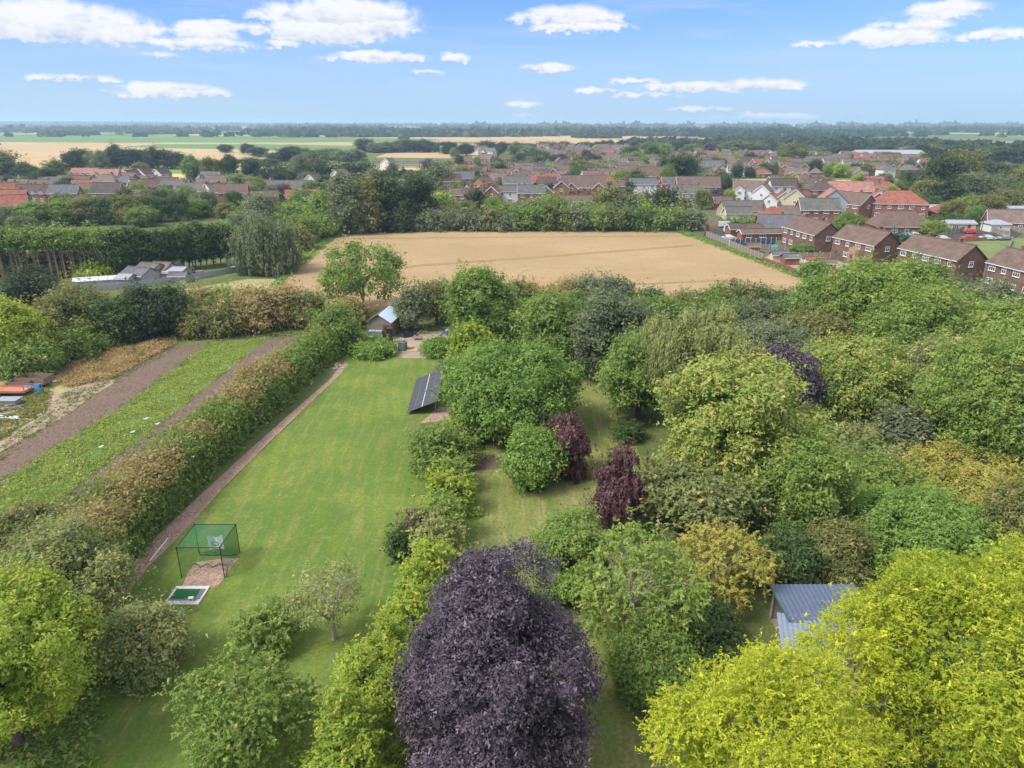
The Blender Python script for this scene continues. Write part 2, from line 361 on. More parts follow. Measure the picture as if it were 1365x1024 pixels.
def wood(rng, h, zc, C, r0, m, name='trunk', limbs=9, twigs=0, reach=.9):
    mb = MB(); top = Vector((rng.normal()*.1, rng.normal()*.1, zc)); mb.tube([(0, 0, -.1), (r0*.2, 0, zc*.4), top], [r0*1.25, r0, r0*.6], 7)
    for c in C[:limbs]:
        e = Vector(c)*reach+Vector((0, 0, zc)); s_ = Vector((0, 0, zc*rng.uniform(.35, .85))); mid = s_.lerp(e, .5)+Vector((rng.normal()*.2, rng.normal()*.2, abs(e.z-s_.z)*.12))
        mb.tube([s_, mid, e], [r0*.42, r0*.25, r0*.07], 5)
        for _ in range(twigs):
            st_ = mid.lerp(e, rng.uniform(.3, .95)); e2 = st_+(e-s_).normalized()*.35+Vector(rng.normal(size=3))*.4; mb.tube([st_, st_.lerp(e2, .5)+Vector(rng.normal(size=3))*.07, e2], [.022, .016, .007], 4)
    return mb.mesh(name, m)
SEED = [100]
def tree(name, px, bot, top, wpx, leafm, label, cat='tree', bush=False, style='round', group=None, leafpx=4.2, cover=2.0, lobes=None, lobe=.34,
         bk=None, fill=.12, spray=13, deep=1.0, base=None, aspect=.55, trunkshow=.22, zbot=None, maxn=46000, limbs=11, twigs=0, rough=1.35, hmax=None, yoff=.8, reach=.9, egg=0.0):
    """a tree or bush placed by the outline its crown has in the photograph; its size and distance are worked out on the ground"""
    SEED[0] += 1; seed = SEED[0]; rng = np.random.default_rng(seed)
    g = G(px, bot); r = wpx/2*depth(g)/FPX; Y = g.y+r*yoff
    for _ in range(3): r = wpx/2*(Y*math.cos(PITCH)+(CH-4)*math.sin(PITCH))/FPX; Y = g.y+r*yoff
    X = (px-682.5)/FPX*(Y*math.cos(PITCH)+(CH-3)*math.sin(PITCH))
    h = z_at(top, Y+r*.2)
    if hmax: h = min(h, hmax)
    z0 = 0.0 if bush else h*trunkshow
    rz = (h-z0)/2 if not bush else h*.62; zc = z0+rz if not bush else h-rz
    dpt = Y*math.cos(PITCH)+(CH-h*.6)*math.sin(PITCH); leaf = leafpx*dpt/FPX
    if lobes is None: lobes = int(max(14, min(60, 16+wpx/5)))
    root = empty(name, (X, Y, 0)); tag(root, label, cat, group)
    me, C = crown_mesh('crown', seed, LEAF[leafm], rx=r*.97, ry=r*deep, rz=rz, leaf=leaf, cover=cover*.86, lobes=lobes, lobe=lobe, spray=spray, style=style,
                       zbot=(zbot if zbot is not None else (-.75 if not bush else -.5)), maxn=maxn, fill=fill, aspect=aspect, rough=rough, egg=egg)
    obj('foliage' if bush else 'crown', me, root, (0, 0, zc))
    r0 = max(.08, min(.45, h*.03)); o = obj('stem' if bush else 'trunk', wood(rng, h, zc, C, r0, bk or bark, limbs=limbs, twigs=twigs, reach=reach), root)
    return root
# ---- library crowns shared between distant trees
LIB = {}
def lib(kind, i):
    key = (kind, i)
    if key not in LIB:
        st = {'round': dict(rx=1, ry=1, rz=1, lobes=16, lobe=.40, leaf=.15, cover=1.7, zbot=-.8),
              'tall': dict(rx=.72, ry=.72, rz=1.25, lobes=18, lobe=.36, leaf=.14, cover=1.7, zbot=-.85),
              'cone': dict(rx=.75, ry=.75, rz=1.3, lobes=22, lobe=.34, leaf=.13, cover=1.7, style='cone', zbot=-.9),
              'wide': dict(rx=1.2, ry=1.2, rz=.75, lobes=18, lobe=.36, leaf=.15, cover=1.7, zbot=-.7),
              'fine': dict(rx=1, ry=1, rz=1, lobes=26, lobe=.32, leaf=.085, cover=1.7, zbot=-.8)}[kind]
        me, C = crown_mesh('crown', 7000+i*17+len(kind), LEAF['mid'], **st)
        tb = MB(); tb.tube([(0, 0, -1.5), (0, 0, 0)], [.07, .04], 5)
        LIB[key] = (me, tb.mesh('trunk', bark))
    return LIB[key]
def far_tree(name, X, Y, h, wd, leafm, label, group, kind='round', cat='tree', var=None, ground=.06):
    rr = random.Random(int(X*13+Y*7)); me, tm = lib(kind, rr.randrange(4) if var is None else var)
    root = empty(name, (X, Y, 0), rr.uniform(0, 6.28)); tag(root, label, cat, group)
    bz = {'round': 1.0, 'tall': 1.25, 'cone': 1.3, 'wide': .75, 'fine': 1.0}[kind]; bx = {'tall': .72, 'cone': .75, 'wide': 1.2}.get(kind, 1.0)
    sz = h*(1-ground)/2/bz; sx = wd/2/bx/1.12
    c = obj('crown', me, root, (0, 0, h*ground+sz*bz)); c.scale = (sx, sx, sz); c.data = me
    c.material_slots[0].link = 'OBJECT'; c.material_slots[0].material = LEAF[leafm]
    t = obj('trunk', tm, root, (0, 0, h*ground+sz*bz)); t.scale = (sx, sx, (h*ground+sz*bz)/1.5)
    return root
def FT(name, px, bot, top, wpx, leafm, label, group, kind='round', cat='tree'):
    g = G(px, bot); r = wpx/2*depth(g)/FPX; Y = g.y+r*.7; X = (px-682.5)/FPX*(Y*math.cos(PITCH)+(CH-3)*math.sin(PITCH))
    h = z_at(top, Y); return far_tree(name, X, Y, max(h, 1.5), 2*r, leafm, label, group, kind, cat)
def line_leaves(name, pts, width, height, leafm, seed, leafpx=4.0, cover=1.7, wob=.25, parent=None, loc=(0, 0, 0), topm=None, spray=9, maxn=90000, taper=.12):
    """a hedge: leaf clusters over the outside of a bumpy body that runs along pts (ground points); width, height may vary"""
    rng = np.random.default_rng(seed); P = np.array([[p[0], p[1]] for p in pts], float); seg = np.linalg.norm(np.diff(P, axis=0), axis=1); cum = np.concatenate([[0], np.cumsum(seg)]); T = cum[-1]
    wv = np.array(width if hasattr(width, '__len__') else [width]*len(pts), float); hv = np.array(height if hasattr(height, '__len__') else [height]*len(pts), float)
    Vs, Fs, ts, os_, off, tops = [], [], [], [], 0, []
    chunks = max(1, int(T/6))
    for ci in range(chunks):
        a, b = T*ci/chunks, T*(ci+1)/chunks; mid = (a+b)/2
        cx = np.interp(mid, cum, P[:, 0]); cy = np.interp(mid, cum, P[:, 1]); ww = np.interp(mid, cum, wv); hh = np.interp(mid, cum, hv)
        leaf = leafpx*(cy*math.cos(PITCH)+(CH-hh)*math.sin(PITCH))/FPX; peri = 2*hh+ww; area = peri*(b-a)*1.15
        n = int(cover*area/(leaf*leaf*.275)); ns = max(3, n//spray)
        s = rng.uniform(a, b, ns); u = rng.uniform(0, peri, ns)
        px_ = np.interp(s, cum, P[:, 0]); py_ = np.interp(s, cum, P[:, 1]); k0 = np.clip(np.searchsorted(cum, s)-1, 0, len(seg)-1)
        tx = (P[k0+1]-P[k0])/seg[k0][:, None]; nx = np.stack([tx[:, 1], -tx[:, 0]], 1)
        w_ = np.interp(s, cum, wv); h_ = np.interp(s, cum, hv)
        tabx = np.arange(0, T+4, .7); hn = np.random.default_rng(seed+5).normal(size=len(tabx)); hn2 = np.convolve(np.random.default_rng(seed+6).normal(size=len(tabx)+4), np.ones(5)/5**.5, 'valid'); wobv = 1+wob*.45*(np.interp(s+u*.5, tabx, hn)*.8+np.interp(s, tabx, hn2)); endf = np.clip(np.minimum(s, T-s)/(w_*.5)+.35, .35, 1)
        hh_ = h_*wobv*(.7+.3*endf); ww_ = w_*(1+wob*.6*(np.interp(s+2.1, tabx, hn2)*.7+.6*np.interp(s+u, tabx, hn)))*endf
        side = np.where(u < hh, -1, np.where(u > hh+ww, 1, 0)); v = np.where(side == -1, u/hh, np.where(side == 1, (u-hh-ww)/hh, 0)); lat = np.where(side == 0, (u-hh)/ww-.5, side*.5)
        z = np.where(side == 0, hh_*(1-.35*(2*lat)**2*.6), hh_*np.clip(v, 0, 1)*.92); latm = np.where(side == 0, lat*ww_, side*.5*ww_*(1-taper*np.clip(v, 0, 1)-.12*(v > .8)))
        sp = np.stack([px_+nx[:, 0]*latm, py_+nx[:, 1]*latm, z], 1); bump = rng.normal(size=(ns, 3))*leaf*1.1; sp += bump
        nn = np.stack([nx[:, 0]*side*1.0, nx[:, 1]*side*1.0, np.where(side == 0, 1.0, .35)], 1)
        k = np.repeat(np.arange(ns), spray); m_ = len(k); Q = sp[k]+rng.normal(size=(m_, 3))*leaf*1.3; Q[:, 2] = np.maximum(Q[:, 2], .05)
        V, F = leaves(rng, Q, nn[k]+rng.normal(size=(m_, 3))*.5, leaf); Vs.append(V); Fs.append(F+off); off += len(V)
        sv = rng.uniform(0, 1, ns); ts.append(np.clip(.55*sv[k]+.45*rng.uniform(0, 1, m_), 0, 1)); os_.append(.5*rng.uniform(0, 1, ns)[k]+.5*rng.uniform(0, 1, m_)); tops.append((Q[:, 2] > np.repeat(hh_, spray)*.78+rng.normal(size=m_)*.3) & ((np.sin(Q[:, 0]*.5+seed)+np.sin(Q[:, 1]*.24+1.3)+.8*np.sin(Q[:, 1]*.71)+rng.normal(size=m_)*.45) > .55))
        # inside: filler leaves, shade painted in by a darker tint
        nf = int(m_*.10); s2 = rng.uniform(a, b, nf); qx = np.interp(s2, cum, P[:, 0]); qy = np.interp(s2, cum, P[:, 1]); lt = rng.uniform(-.33, .33, nf)*ww
        k1 = np.clip(np.searchsorted(cum, s2)-1, 0, len(seg)-1); t1 = (P[k1+1]-P[k1])/seg[k1][:, None]
        q = np.stack([qx+t1[:, 1]*lt, qy-t1[:, 0]*lt, rng.uniform(.05, .75, nf)*hh], 1); V, F = leaves(rng, q, sph(rng, nf)+np.array([0, 0, .6]), leaf*2.6, .7)
        Vs.append(V); Fs.append(F+off); off += len(V); ts.append(rng.uniform(0, .5, nf)); os_.append(np.zeros(nf)); tops.append(np.zeros(nf, bool))
    V = np.concatenate(Vs); F = np.concatenate(Fs); NLEAF[0] += len(F)
    me = mesh_np(name, V, F, {'tint': np.concatenate(ts), 'odd': np.concatenate(os_)}); me.materials.append(LEAF[leafm])
    if topm:
        me.materials.append(LEAF[topm]); me.polygons.foreach_set('material_index', (np.concatenate(tops)).astype(np.int32)); me.update()
    return obj(name, me, parent, loc)
def hedge(name, pxs, width, height, leafm, label, seed, cat='hedge', topm=None, group=None, **k):
    pts = [G(*p) for p in pxs]; root = empty(name, (pts[0].x, pts[0].y, 0)); tag(root, label, cat, group)
    q = [(p.x-pts[0].x, p.y-pts[0].y) for p in pts]
    # leaf size needs world distance, so build in world space and shift
    o = line_leaves('foliage', [(p.x, p.y) for p in pts], width, height, leafm, seed, parent=root, topm=topm, **k); o.location = (-pts[0].x, -pts[0].y, 0)
    st = MB(); rr = random.Random(seed)
    tot = sum((pts[i+1]-pts[i]).length for i in range(len(pts)-1)); n = int(tot/1.5)+2
    for i in range(n):
        t = i/(n-1)*(len(q)-1); j = min(int(t), len(q)-2); f = t-j; x = q[j][0]*(1-f)+q[j+1][0]*f; y = q[j][1]*(1-f)+q[j+1][1]*f
        st.tube([(x, y, -.05), (x+rr.uniform(-.2, .2), y+rr.uniform(-.2, .2), (height if not hasattr(height, '__len__') else min(height))*.7)], [.06, .03], 4)
    st.build('stems', bark, root)
    return root
def ground_leaves(name, poly, n, size, hgt, leafm, label, seed, cat=None, spray=7, clump=1.0, upright=.4):
    """low vegetation nobody could count, scattered over a pixel polygon"""
    rng = np.random.default_rng(seed); P = np.array([[G(*p).x, G(*p).y] for p in poly]); lo = P.min(0); hi = P.max(0)
    def inside(q):
        c = np.zeros(len(q), bool); j = len(P)-1
        for i in range(len(P)):
            xi, yi = P[i]; xj, yj = P[j]; cond = ((yi > q[:, 1]) != (yj > q[:, 1])) & (q[:, 0] < (xj-xi)*(q[:, 1]-yi)/(yj-yi+1e-12)+xi); c ^= cond; j = i
        return c
    ns = n//spray; pts = np.zeros((0, 2))
    while len(pts) < ns:
        q = rng.uniform(lo, hi, size=(ns*2, 2)); q = q[inside(q)]; pts = np.concatenate([pts, q])
    pts = pts[:ns]; hm = hgt*(.55+.45*np.sin(pts[:, 0]*.9+seed)*np.sin(pts[:, 1]*.8+seed*2))*rng.uniform(.5, 1.3, ns)
    k = np.repeat(np.arange(ns), spray); m_ = len(k); Q = np.stack([pts[k][:, 0], pts[k][:, 1], np.abs(hm[k])*rng.uniform(.15, 1, m_)], 1); Q[:, :2] += rng.normal(size=(m_, 2))*size*1.1*clump
    N = rng.normal(size=(m_, 3))*.55+np.array([0, 0, 1-upright]); V, F = leaves(rng, Q, N, size); NLEAF[0] += len(F)
    sv = rng.uniform(0, 1, ns); me = mesh_np(name, V, F, {'tint': .5*sv[k]+.5*rng.uniform(0, 1, m_), 'odd': .6*rng.uniform(0, 1, ns)[k]+.4*rng.uniform(0, 1, m_)}); me.materials.append(LEAF[leafm])
    o = obj(name, me); tag(o, label, cat, None, 'stuff'); return o
# ================================================================== GROUND
def far_ground(t):
    tc = t.n('ShaderNodeTexCoord'); mp = t.n('ShaderNodeMapping'); mp.inputs['Scale'].default_value = (1/420, 1/300, 1); mp.inputs['Rotation'].default_value = (0, 0, .3)
    t.l(tc.outputs['Object'], mp.inputs[0]); vo = t.n('ShaderNodeTexVoronoi', distance='MANHATTAN'); vo.inputs['Scale'].default_value = 1.0; vo.inputs['Randomness'].default_value = .8; t.l(mp.outputs[0], vo.inputs['Vector'])
    sp = t.n('ShaderNodeSeparateColor'); t.l(vo.outputs['Color'], sp.inputs[0])
    cr = t.n('ShaderNodeValToRGB'); cr.color_ramp.interpolation = 'CONSTANT'; e = cr.color_ramp.elements
    cols = [(.42,.32,.19),(.10,.15,.05),(.13,.19,.06),(.48,.37,.22),(.09,.12,.05),(.12,.17,.06),(.30,.27,.14)]
    e[0].position = 0; e[0].color = cols[0]+(1,); e[1].position = 1/7; e[1].color = cols[1]+(1,)
    for i in range(2, 7): x = e.new(i/7); x.color = cols[i]+(1,)
    t.l(sp.outputs[0], cr.inputs[0]); n = t.noise(tc.outputs['Object'], .01, 6, .6)
    out_bsdf(t, t.mix(t.m('MULTIPLY', t.ss(n, .35, .65), .4), cr.outputs[0], (.09,.12,.045)), .95, None, spec=.1)
m_far = mat('far_fields', far_ground)
m_rough = noise_mat('rough_grass', [(.085,.125,.035),(.13,.165,.05),(.20,.17,.075),(.05,.085,.022)], (.12, 1.2, 9), .95, .8, .12)
m_towng = noise_mat('garden_ground', [(.07,.10,.035),(.12,.12,.065),(.17,.155,.125),(.055,.07,.03)], (.05, .3, 3), .95, .4, .1)
def lawn_m(t, A=(.115,.175,.032), B_=(.180,.225,.042), dk=(.085,.145,.036), dr=(.24,.215,.09), stripe=3.6, sa=.36):
    tc = t.n('ShaderNodeTexCoord'); v = tc.outputs['Object']; mp = t.n('ShaderNodeMapping'); mp.inputs['Rotation'].default_value = (0, 0, R(-9)); t.l(v, mp.inputs[0])
    sp = t.n('ShaderNodeSeparateXYZ'); t.l(mp.outputs[0], sp.inputs[0])
    big = t.noise(v, .10, 5, .6); mid = t.noise(v, .5, 5, .65); mp2 = t.n('ShaderNodeMapping'); mp2.inputs['Rotation'].default_value = (0, 0, R(-9)); mp2.inputs['Scale'].default_value = (1.6, .12, 1); t.l(v, mp2.inputs[0])
    streak = t.noise(mp2.outputs[0], 1.0, 6, .7); fine = t.noise(v, 3.2, 8, .8)
    col = t.mix(t.ss(big, .42, .60), A, B_)
    col = t.mix(t.m('MULTIPLY', t.ss(mid, .45, .7), .6), col, dk)
    col = t.mix(t.m('MULTIPLY', t.ss(streak, .47, .66), .6), col, dr)
    st = t.m('SINE', t.m('MULTIPLY', t.m('ADD', sp.outputs[0], t.m('MULTIPLY', big, 1.5)), stripe))
    col = t.mix(t.m('MULTIPLY', t.ss(st, -.4, .9), sa), col, (.085,.170,.032))
    dry = t.noise(v, .16, 6, .7); col = t.mix(t.m('MULTIPLY', t.ss(dry, .60, .75), .45), col, (.30,.27,.12))
    col = t.mix(t.m('MULTIPLY', t.ss(fine, .44, .58), .55), col, (.072,.125,.022)); spk = t.noise(v, 1.3, 8, .8); col = t.mix(t.m('MULTIPLY', t.ss(spk, .54, .64), .45), col, (.27,.27,.10))
    out_bsdf(t, col, .95, fine, .9, .06, .12)
m_lawn = mat('mown_lawn', lawn_m)
def wheat_m(t):
    tc = t.n('ShaderNodeTexCoord'); v = tc.outputs['Object']; mp = t.n('ShaderNodeMapping'); mp.inputs['Scale'].default_value = (.10, 1.6, 1); mp.inputs['Rotation'].default_value = (0, 0, R(-6)); t.l(v, mp.inputs[0])
    rows = t.noise(mp.outputs[0], 1.0, 7, .7); big = t.noise(v, .03, 5, .6); fine = t.noise(v, .9, 8, .8); green = t.noise(v, .045, 6, .65)
    col = t.mix(t.ss(big, .35, .65), (.335,.243,.133), (.395,.295,.168))
    col = t.mix(t.m('MULTIPLY', t.ss(rows, .42, .68), .7), col, (.26,.18,.09))
    col = t.mix(t.m('MULTIPLY', t.ss(green, .60, .74), .35), col, (.26,.27,.10))
    col = t.mix(t.m('MULTIPLY', t.ss(fine, .46, .60), .5), col, (.29,.195,.10))
    out_bsdf(t, col, .95, t.m('ADD', fine, rows), .9, .15, .1)
m_wheat = mat('ripe_wheat', wheat_m)
m_straw = noise_mat('straw_field', [(.42,.29,.15),(.48,.35,.19),(.33,.25,.12),(.37,.27,.14)], (.004, .02, .2), .95, .2, .1, amt=(1, .6, .3))
m_gold = noise_mat('golden_field', [(.55,.41,.16),(.60,.46,.20),(.44,.35,.15)], (.01, .05, .4), .95, .2, .1)
m_green = noise_mat('green_field', [(.10,.19,.055),(.14,.24,.07),(.16,.22,.08)], (.005, .03, .3), .95, .2, .1, amt=(1, .6, .2))
m_pasture = noise_mat('dry_pasture', [(.26,.25,.11),(.36,.31,.15),(.15,.20,.06),(.42,.35,.18)], (.06, .5, 4), .95, .6, .1)
m_soil = noise_mat('ploughed_soil', [(.118,.083,.062),(.142,.100,.075),(.08,.056,.041),(.20,.15,.115)], (.3, 1.6, 4.5), .98, 1.0, .15, amt=(1, .7, .8))
m_dirt = noise_mat('bare_earth_track', [(.33,.245,.195),(.39,.30,.24),(.24,.175,.13),(.18,.18,.09)], (.5, 1.8, 5), .95, .6, .06, amt=(1, .7, .7))
m_bark = noise_mat('bark_chip', [(.26,.165,.115),(.33,.215,.16),(.17,.11,.08),(.42,.31,.25)], (.8, 2.5, 6), .95, 1.0, .08, amt=(1, .7, .8))
m_gravel = noise_mat('gravel', [(.33,.26,.20),(.40,.32,.26),(.25,.20,.16)], (.5, 3, 20), .95, .8, .05)
m_asphalt = noise_mat('asphalt', [(.055,.055,.058),(.075,.073,.073),(.045,.045,.047)], (.1, 1, 10), .9, .2, .02)
m_drylawn = mat('dry_orchard_lawn', lambda t: lawn_m(t, (.190,.200,.062), (.255,.238,.085), (.140,.170,.048), (.37,.29,.15), 3.1, .30))  # grass drier and yellower than the main lawn

g = MB(); g.face([(-26000, -300, -.06), (26000, -300, -.06), (26000, 26000, -.06), (-26000, 26000, -.06)]); o = g.build('ground', m_far); o['kind'] = 'structure'
sheet('meadow', [(-900,1800),(2300,1800),(2000,560),(1700,395),(1420,330),(1420,258),(930,240),(700,205),(330,205),(-20,215),(-150,300),(-300,420),(-700,760)], 0.0, m_rough)
sheet('town_ground', [(560,213),(700,199),(1100,203),(1450,226),(1900,330),(2000,420),(1400,420),(1095,378),(935,318),(880,306),(600,292),(560,252)], .02, m_towng)
sheet('village_ground', [(-150,290),(-150,245),(60,236),(340,236),(470,240),(440,276),(340,290),(100,300)], .02, m_towng)
# far fields
sheet('straw_field', [(-300,224),(-300,188),(170,190.5),(300,189.5),(480,191),(480,196),(330,214),(300,214),(120,222),(40,224)], .03, m_straw)
sheet('green_field', [(-300,188.3),(-300,182),(140,181.5),(250,179.8),(480,182.5),(600,185),(560,189),(430,189.5),(300,190.5),(170,190.0)], .06, m_green)
sheet('green_field', [(165,196),(210,192.2),(350,192.3),(480,194.5),(500,203),(420,203),(330,199.5),(240,198)], .09, m_green)
sheet('straw_field', [(170,180),(220,178.4),(520,181),(640,183.5),(600,186),(420,182.3),(300,181)], .09, m_straw)
sheet('straw_field', [(596,184.5),(680,181),(800,181.5),(960,185.0),(830,189),(740,198),(640,190),(600,189)], .06, m_straw)
sheet('golden_field', [(270,225),(285,215),(360,216),(350,228)], .06, m_gold)
sheet('straw_field', [(500,210),(520,203),(640,205),(660,212)], .06, m_straw)
sheet('golden_field', [(495,229),(500,218),(600,218),(590,229),(540,232)], .08, m_gold)
sheet('golden_field', [(925,252),(950,239.5),(1040,239.5),(1150,240.5),(1150,252),(1060,254)], .06, m_gold)
sheet('green_strip', [(930,239.6),(935,237.6),(1200,238.6),(1200,240.4),(1040,239.6)], .09, m_green)
sheet('straw_field', [(1325,264),(1330,250),(1450,252),(1450,268)], .06, m_straw)
sheet('village_green', [(85,232),(150,223.5),(260,225),(262,232)], .06, m_green)
sheet('golden_field', [(215,238),(222,232),(258,232),(262,240)], .07, m_gold)
for (a, b, y0, y1) in ((620,760,171.6,172.6),(900,1080,170.2,171.0),(260,520,172.6,173.8),(330,470,168.8,169.3),(690,800,174.5,176.5),(1140,1190,172.6,174.6),(1325,1365,173.5,175.5),(1090,1120,174,177.6),(40,90,178.2,179.6),(800,880,168,168.5),(1190,1260,169,169.5),(0,200,171.5,172.1)):
    sheet('straw_field', [(a, y1), (a+6, y0), (b-8, y0), (b, y1)], .09, m_straw)
sheet('green_field', [(640,180),(650,175.5),(760,175.2),(840,177),(780,181),(700,181)], .08, m_green)
sheet('green_field', [(940,184),(960,180.5),(1010,180.5),(1020,184)], .1, m_green)
for k in range(26):
    rq = random.Random(k+50); yy = 167.4+rq.random()**1.5*20; xx = rq.uniform(560, 1365) if k % 3 else rq.uniform(0, 600); ww = rq.uniform(50, 190); hh = (yy-163.5)*rq.uniform(.05, .11)
    sheet('stubble_field' if k % 2 else 'green_field', [(xx, yy+hh), (xx+rq.uniform(4, 20), yy), (xx+ww, yy+rq.uniform(-.1, .2)), (xx+ww+8, yy+hh*.9)], .12+k*.012, m_straw if k % 3 else m_green)
# near land
sheet('wheat_field', [(330,398),(372,380),(452,312),(480,304.5),(560,306.5),(700,307.5),(880,308.5),(905,311),(938,322),(1085,378),(1052,410),(900,418),(600,416),(420,412)], .05, m_wheat)
sheet('field_margin', [(352,388),(440,312),(470,303),(905,305.5),(960,326),(1100,376),(1085,384),(935,324),(905,313.5),(880,311),(480,307),(452,314.5),(375,385),(366,392)], .04, m_green)
sheet('pasture', [(170,408),(235,388),(330,372),(372,372),(440,352),(380,396),(300,398),(240,412)], .03, m_pasture)
sheet('pasture', [(1075,350),(1090,345),(1135,352),(1130,362)], .05, m_pasture)
sheet('green_paddock', [(1240,330),(1250,318),(1420,318),(1420,352),(1300,352)], .05, noise_mat('paddock_grass', [(.13,.18,.06),(.18,.22,.08),(.22,.22,.10),(.09,.13,.04)], (.1, .8, 4), .95, .6, .08, amt=(1, .6, .6)))
sheet('paddock', [(255,372),(255,362),(322,356),(322,366)], .05, m_green)
sheet('lawn', [(128,830),(200,745),(330,610),(455,492),(462,474),(520,474),(600,476),(625,520),(660,600),(660,700),(560,1000),(520,1400),(-300,1400),(40,1000)], .03, m_lawn)
sheet('orchard_lawn', [(640,700),(560,1000),(520,1400),(1200,1400),(1000,1000),(930,800),(890,700),(850,600),(800,500),(775,470),(740,470),(700,560),(625,600)], .04, m_drylawn)
sheet('soil_strip', [(-60,652),(0,606),(146,507),(228,462),(279,459),(167,542),(90,588),(22,631),(-60,688)], .05, m_soil)
sheet('crop_bed', [(-120,800),(-60,688),(22,631),(90,588),(167,542),(279,459),(356,452),(226,556),(36,700),(-80,800)], .04, m_green)
sheet('soil_strip', [(356,452),(400,446),(390,462),(240,575),(90,700),(20,750),(-10,735),(36,700),(226,556)], .05, m_soil)
sheet('dirt_track', [(-60,640),(-60,622),(60,552),(64,546),(66,528),(90,518),(150,506),(156,509),(118,532),(92,552),(78,560),(30,586)], .06, m_dirt)
sheet('verge', [(-60,612),(-60,500),(60,470),(232,448),(236,458),(148,507),(90,518),(62,540),(58,552)], .035, m_pasture)
# bark path with pale timber edging
pth = [(120,830),(140,790),(195,728),(255,672),(325,607),(387,552),(440,506),(452,490),(460,483),(464,487),(453,500),(403,548),(348,601),(294,655),(243,712),(200,754),(156,810)]
sheet('bark_path', pth, .05, m_bark)
sheet('gravel_yard', [(520,478),(524,468),(520,455),(560,443),(606,440),(612,450),(575,462),(570,478)], .05, m_gravel)
sheet('bark_patch', [(240,788),(252,762),(262,750),(300,745),(318,745),(312,752),(296,776),(288,784)], .05, m_bark)
sheet('bark_patch', [(560,565),(585,543),(600,543),(600,560)], .05, m_bark)
sheet('leaf_litter', [(632,628),(630,604),(655,607),(700,612),(690,622),(655,626)], .05, m_soil)
# haze: thin air over the whole country
hz = MB(); hz.box((0, 12500, 38.5), (54000, 28000, 83)); hm = bpy.data.materials.new('haze_air'); hm.use_nodes = True; ht = NT(hm.node_tree)
pv = ht.n('ShaderNodeVolumePrincipled'); pv.inputs['Color'].default_value = (.52, .75, 1.0, 1); pv.inputs['Density'].default_value = 1.65e-4; pv.inputs['Anisotropy'].default_value = .2
ho = ht.n('ShaderNodeOutputMaterial'); ht.l(pv.outputs[0], ho.inputs['Volume']); o = hz.build('haze', hm); o['kind'] = 'stuff'; o['label'] = 'thin bluish haze over the distant plain'

# ---- far woods and hedgerows that read as masses
def woodland(name, spots, label, seed, leafm='dark', nleaf=46, size_k=.42):
    """spots: (x, y, height, width) of crowns; one joined mesh of leafy clumps"""
    rng = np.random.default_rng(seed); A = np.array(spots); n = len(A); k = np.repeat(np.arange(n), nleaf); d = sph(rng, len(k)); d[:, 2] = np.abs(d[:, 2])*1.0-.15
    rr = rng.uniform(.75, 1.05, len(k))[:, None]; P = d*rr*np.stack([A[k, 3]/2, A[k, 3]/2, A[k, 2]*.55], 1); P += np.stack([A[k, 0], A[k, 1], A[k, 2]*.45], 1); P[:, 2] = np.maximum(P[:, 2], .3)
    N = d+rng.normal(size=P.shape)*.35; V, F = leaves(rng, P, N, (A[k, 3]*size_k), .8); cv = rng.uniform(0, 1, n)
    NLEAF[0] += len(F); me = mesh_np(name, V, F, {'tint': .6*cv[k]+.4*rng.uniform(0, 1, len(k)), 'odd': .75*rng.uniform(0, 1, n)[k]+.25*rng.uniform(0, 1, len(k))}); me.materials.append(LEAF[leafm])
    o = obj(name, me); tag(o, label, None, None, 'stuff'); return o
def belt(pts, wpx_each, hgt, rows=2, jit=.5, seed=1, gap=False):
    """tree spots along a pixel line"""
    rr = random.Random(seed); out = []; ph = rr.uniform(0, 6)
    for (a, b) in zip(pts[:-1], pts[1:]):
        A, B = G(*a), G(*b); Ln = (B-A).length; st = wpx_each; n = max(1, int(Ln/st))
        for i in range(n):
            if gap and math.sin(i*st*.009+ph)+.8*math.sin(i*st*.027+ph*2) < .12: continue
            for r_ in range(rows):
                p = A.lerp(B, (i+rr.random()*.8)/n); w_ = st*rr.uniform(1.1, 1.9); out.append((p.x+rr.uniform(-1, 1)*st*jit, p.y+r_*st*1.2+rr.uniform(-1, 1)*st*jit, hgt*rr.uniform(.55, 1.05)*(.75 if gap else 1), w_))
    return out
rr = random.Random(4)
far = []
for i in range(2600):      # 1.6 to 9 km
    y = 1700*math.exp(rr.random()**1.1*math.log(5.2)); x = rr.uniform(-.80, .80)*y
    # clumpy: keep where a rough pattern says wood
    v = math.sin(x*.0021+1.3)*math.sin(y*.0034+.7)+.5*math.sin(x*.0063+y*.002)+.4*math.sin(y*.011)
    if v > .1 or rr.random() < .12:
        for _ in range(3 if v > .5 else 1):
            far.append((x+rr.uniform(-80, 80), y+rr.uniform(-12, 12), rr.uniform(5, 10), rr.uniform(12, 26)*(1+y/3500)))
woodland('distant_woods', far, 'bluish woods and hedgerows scattered over the far plain', 11, 'dark', 30, .40)
hl = []
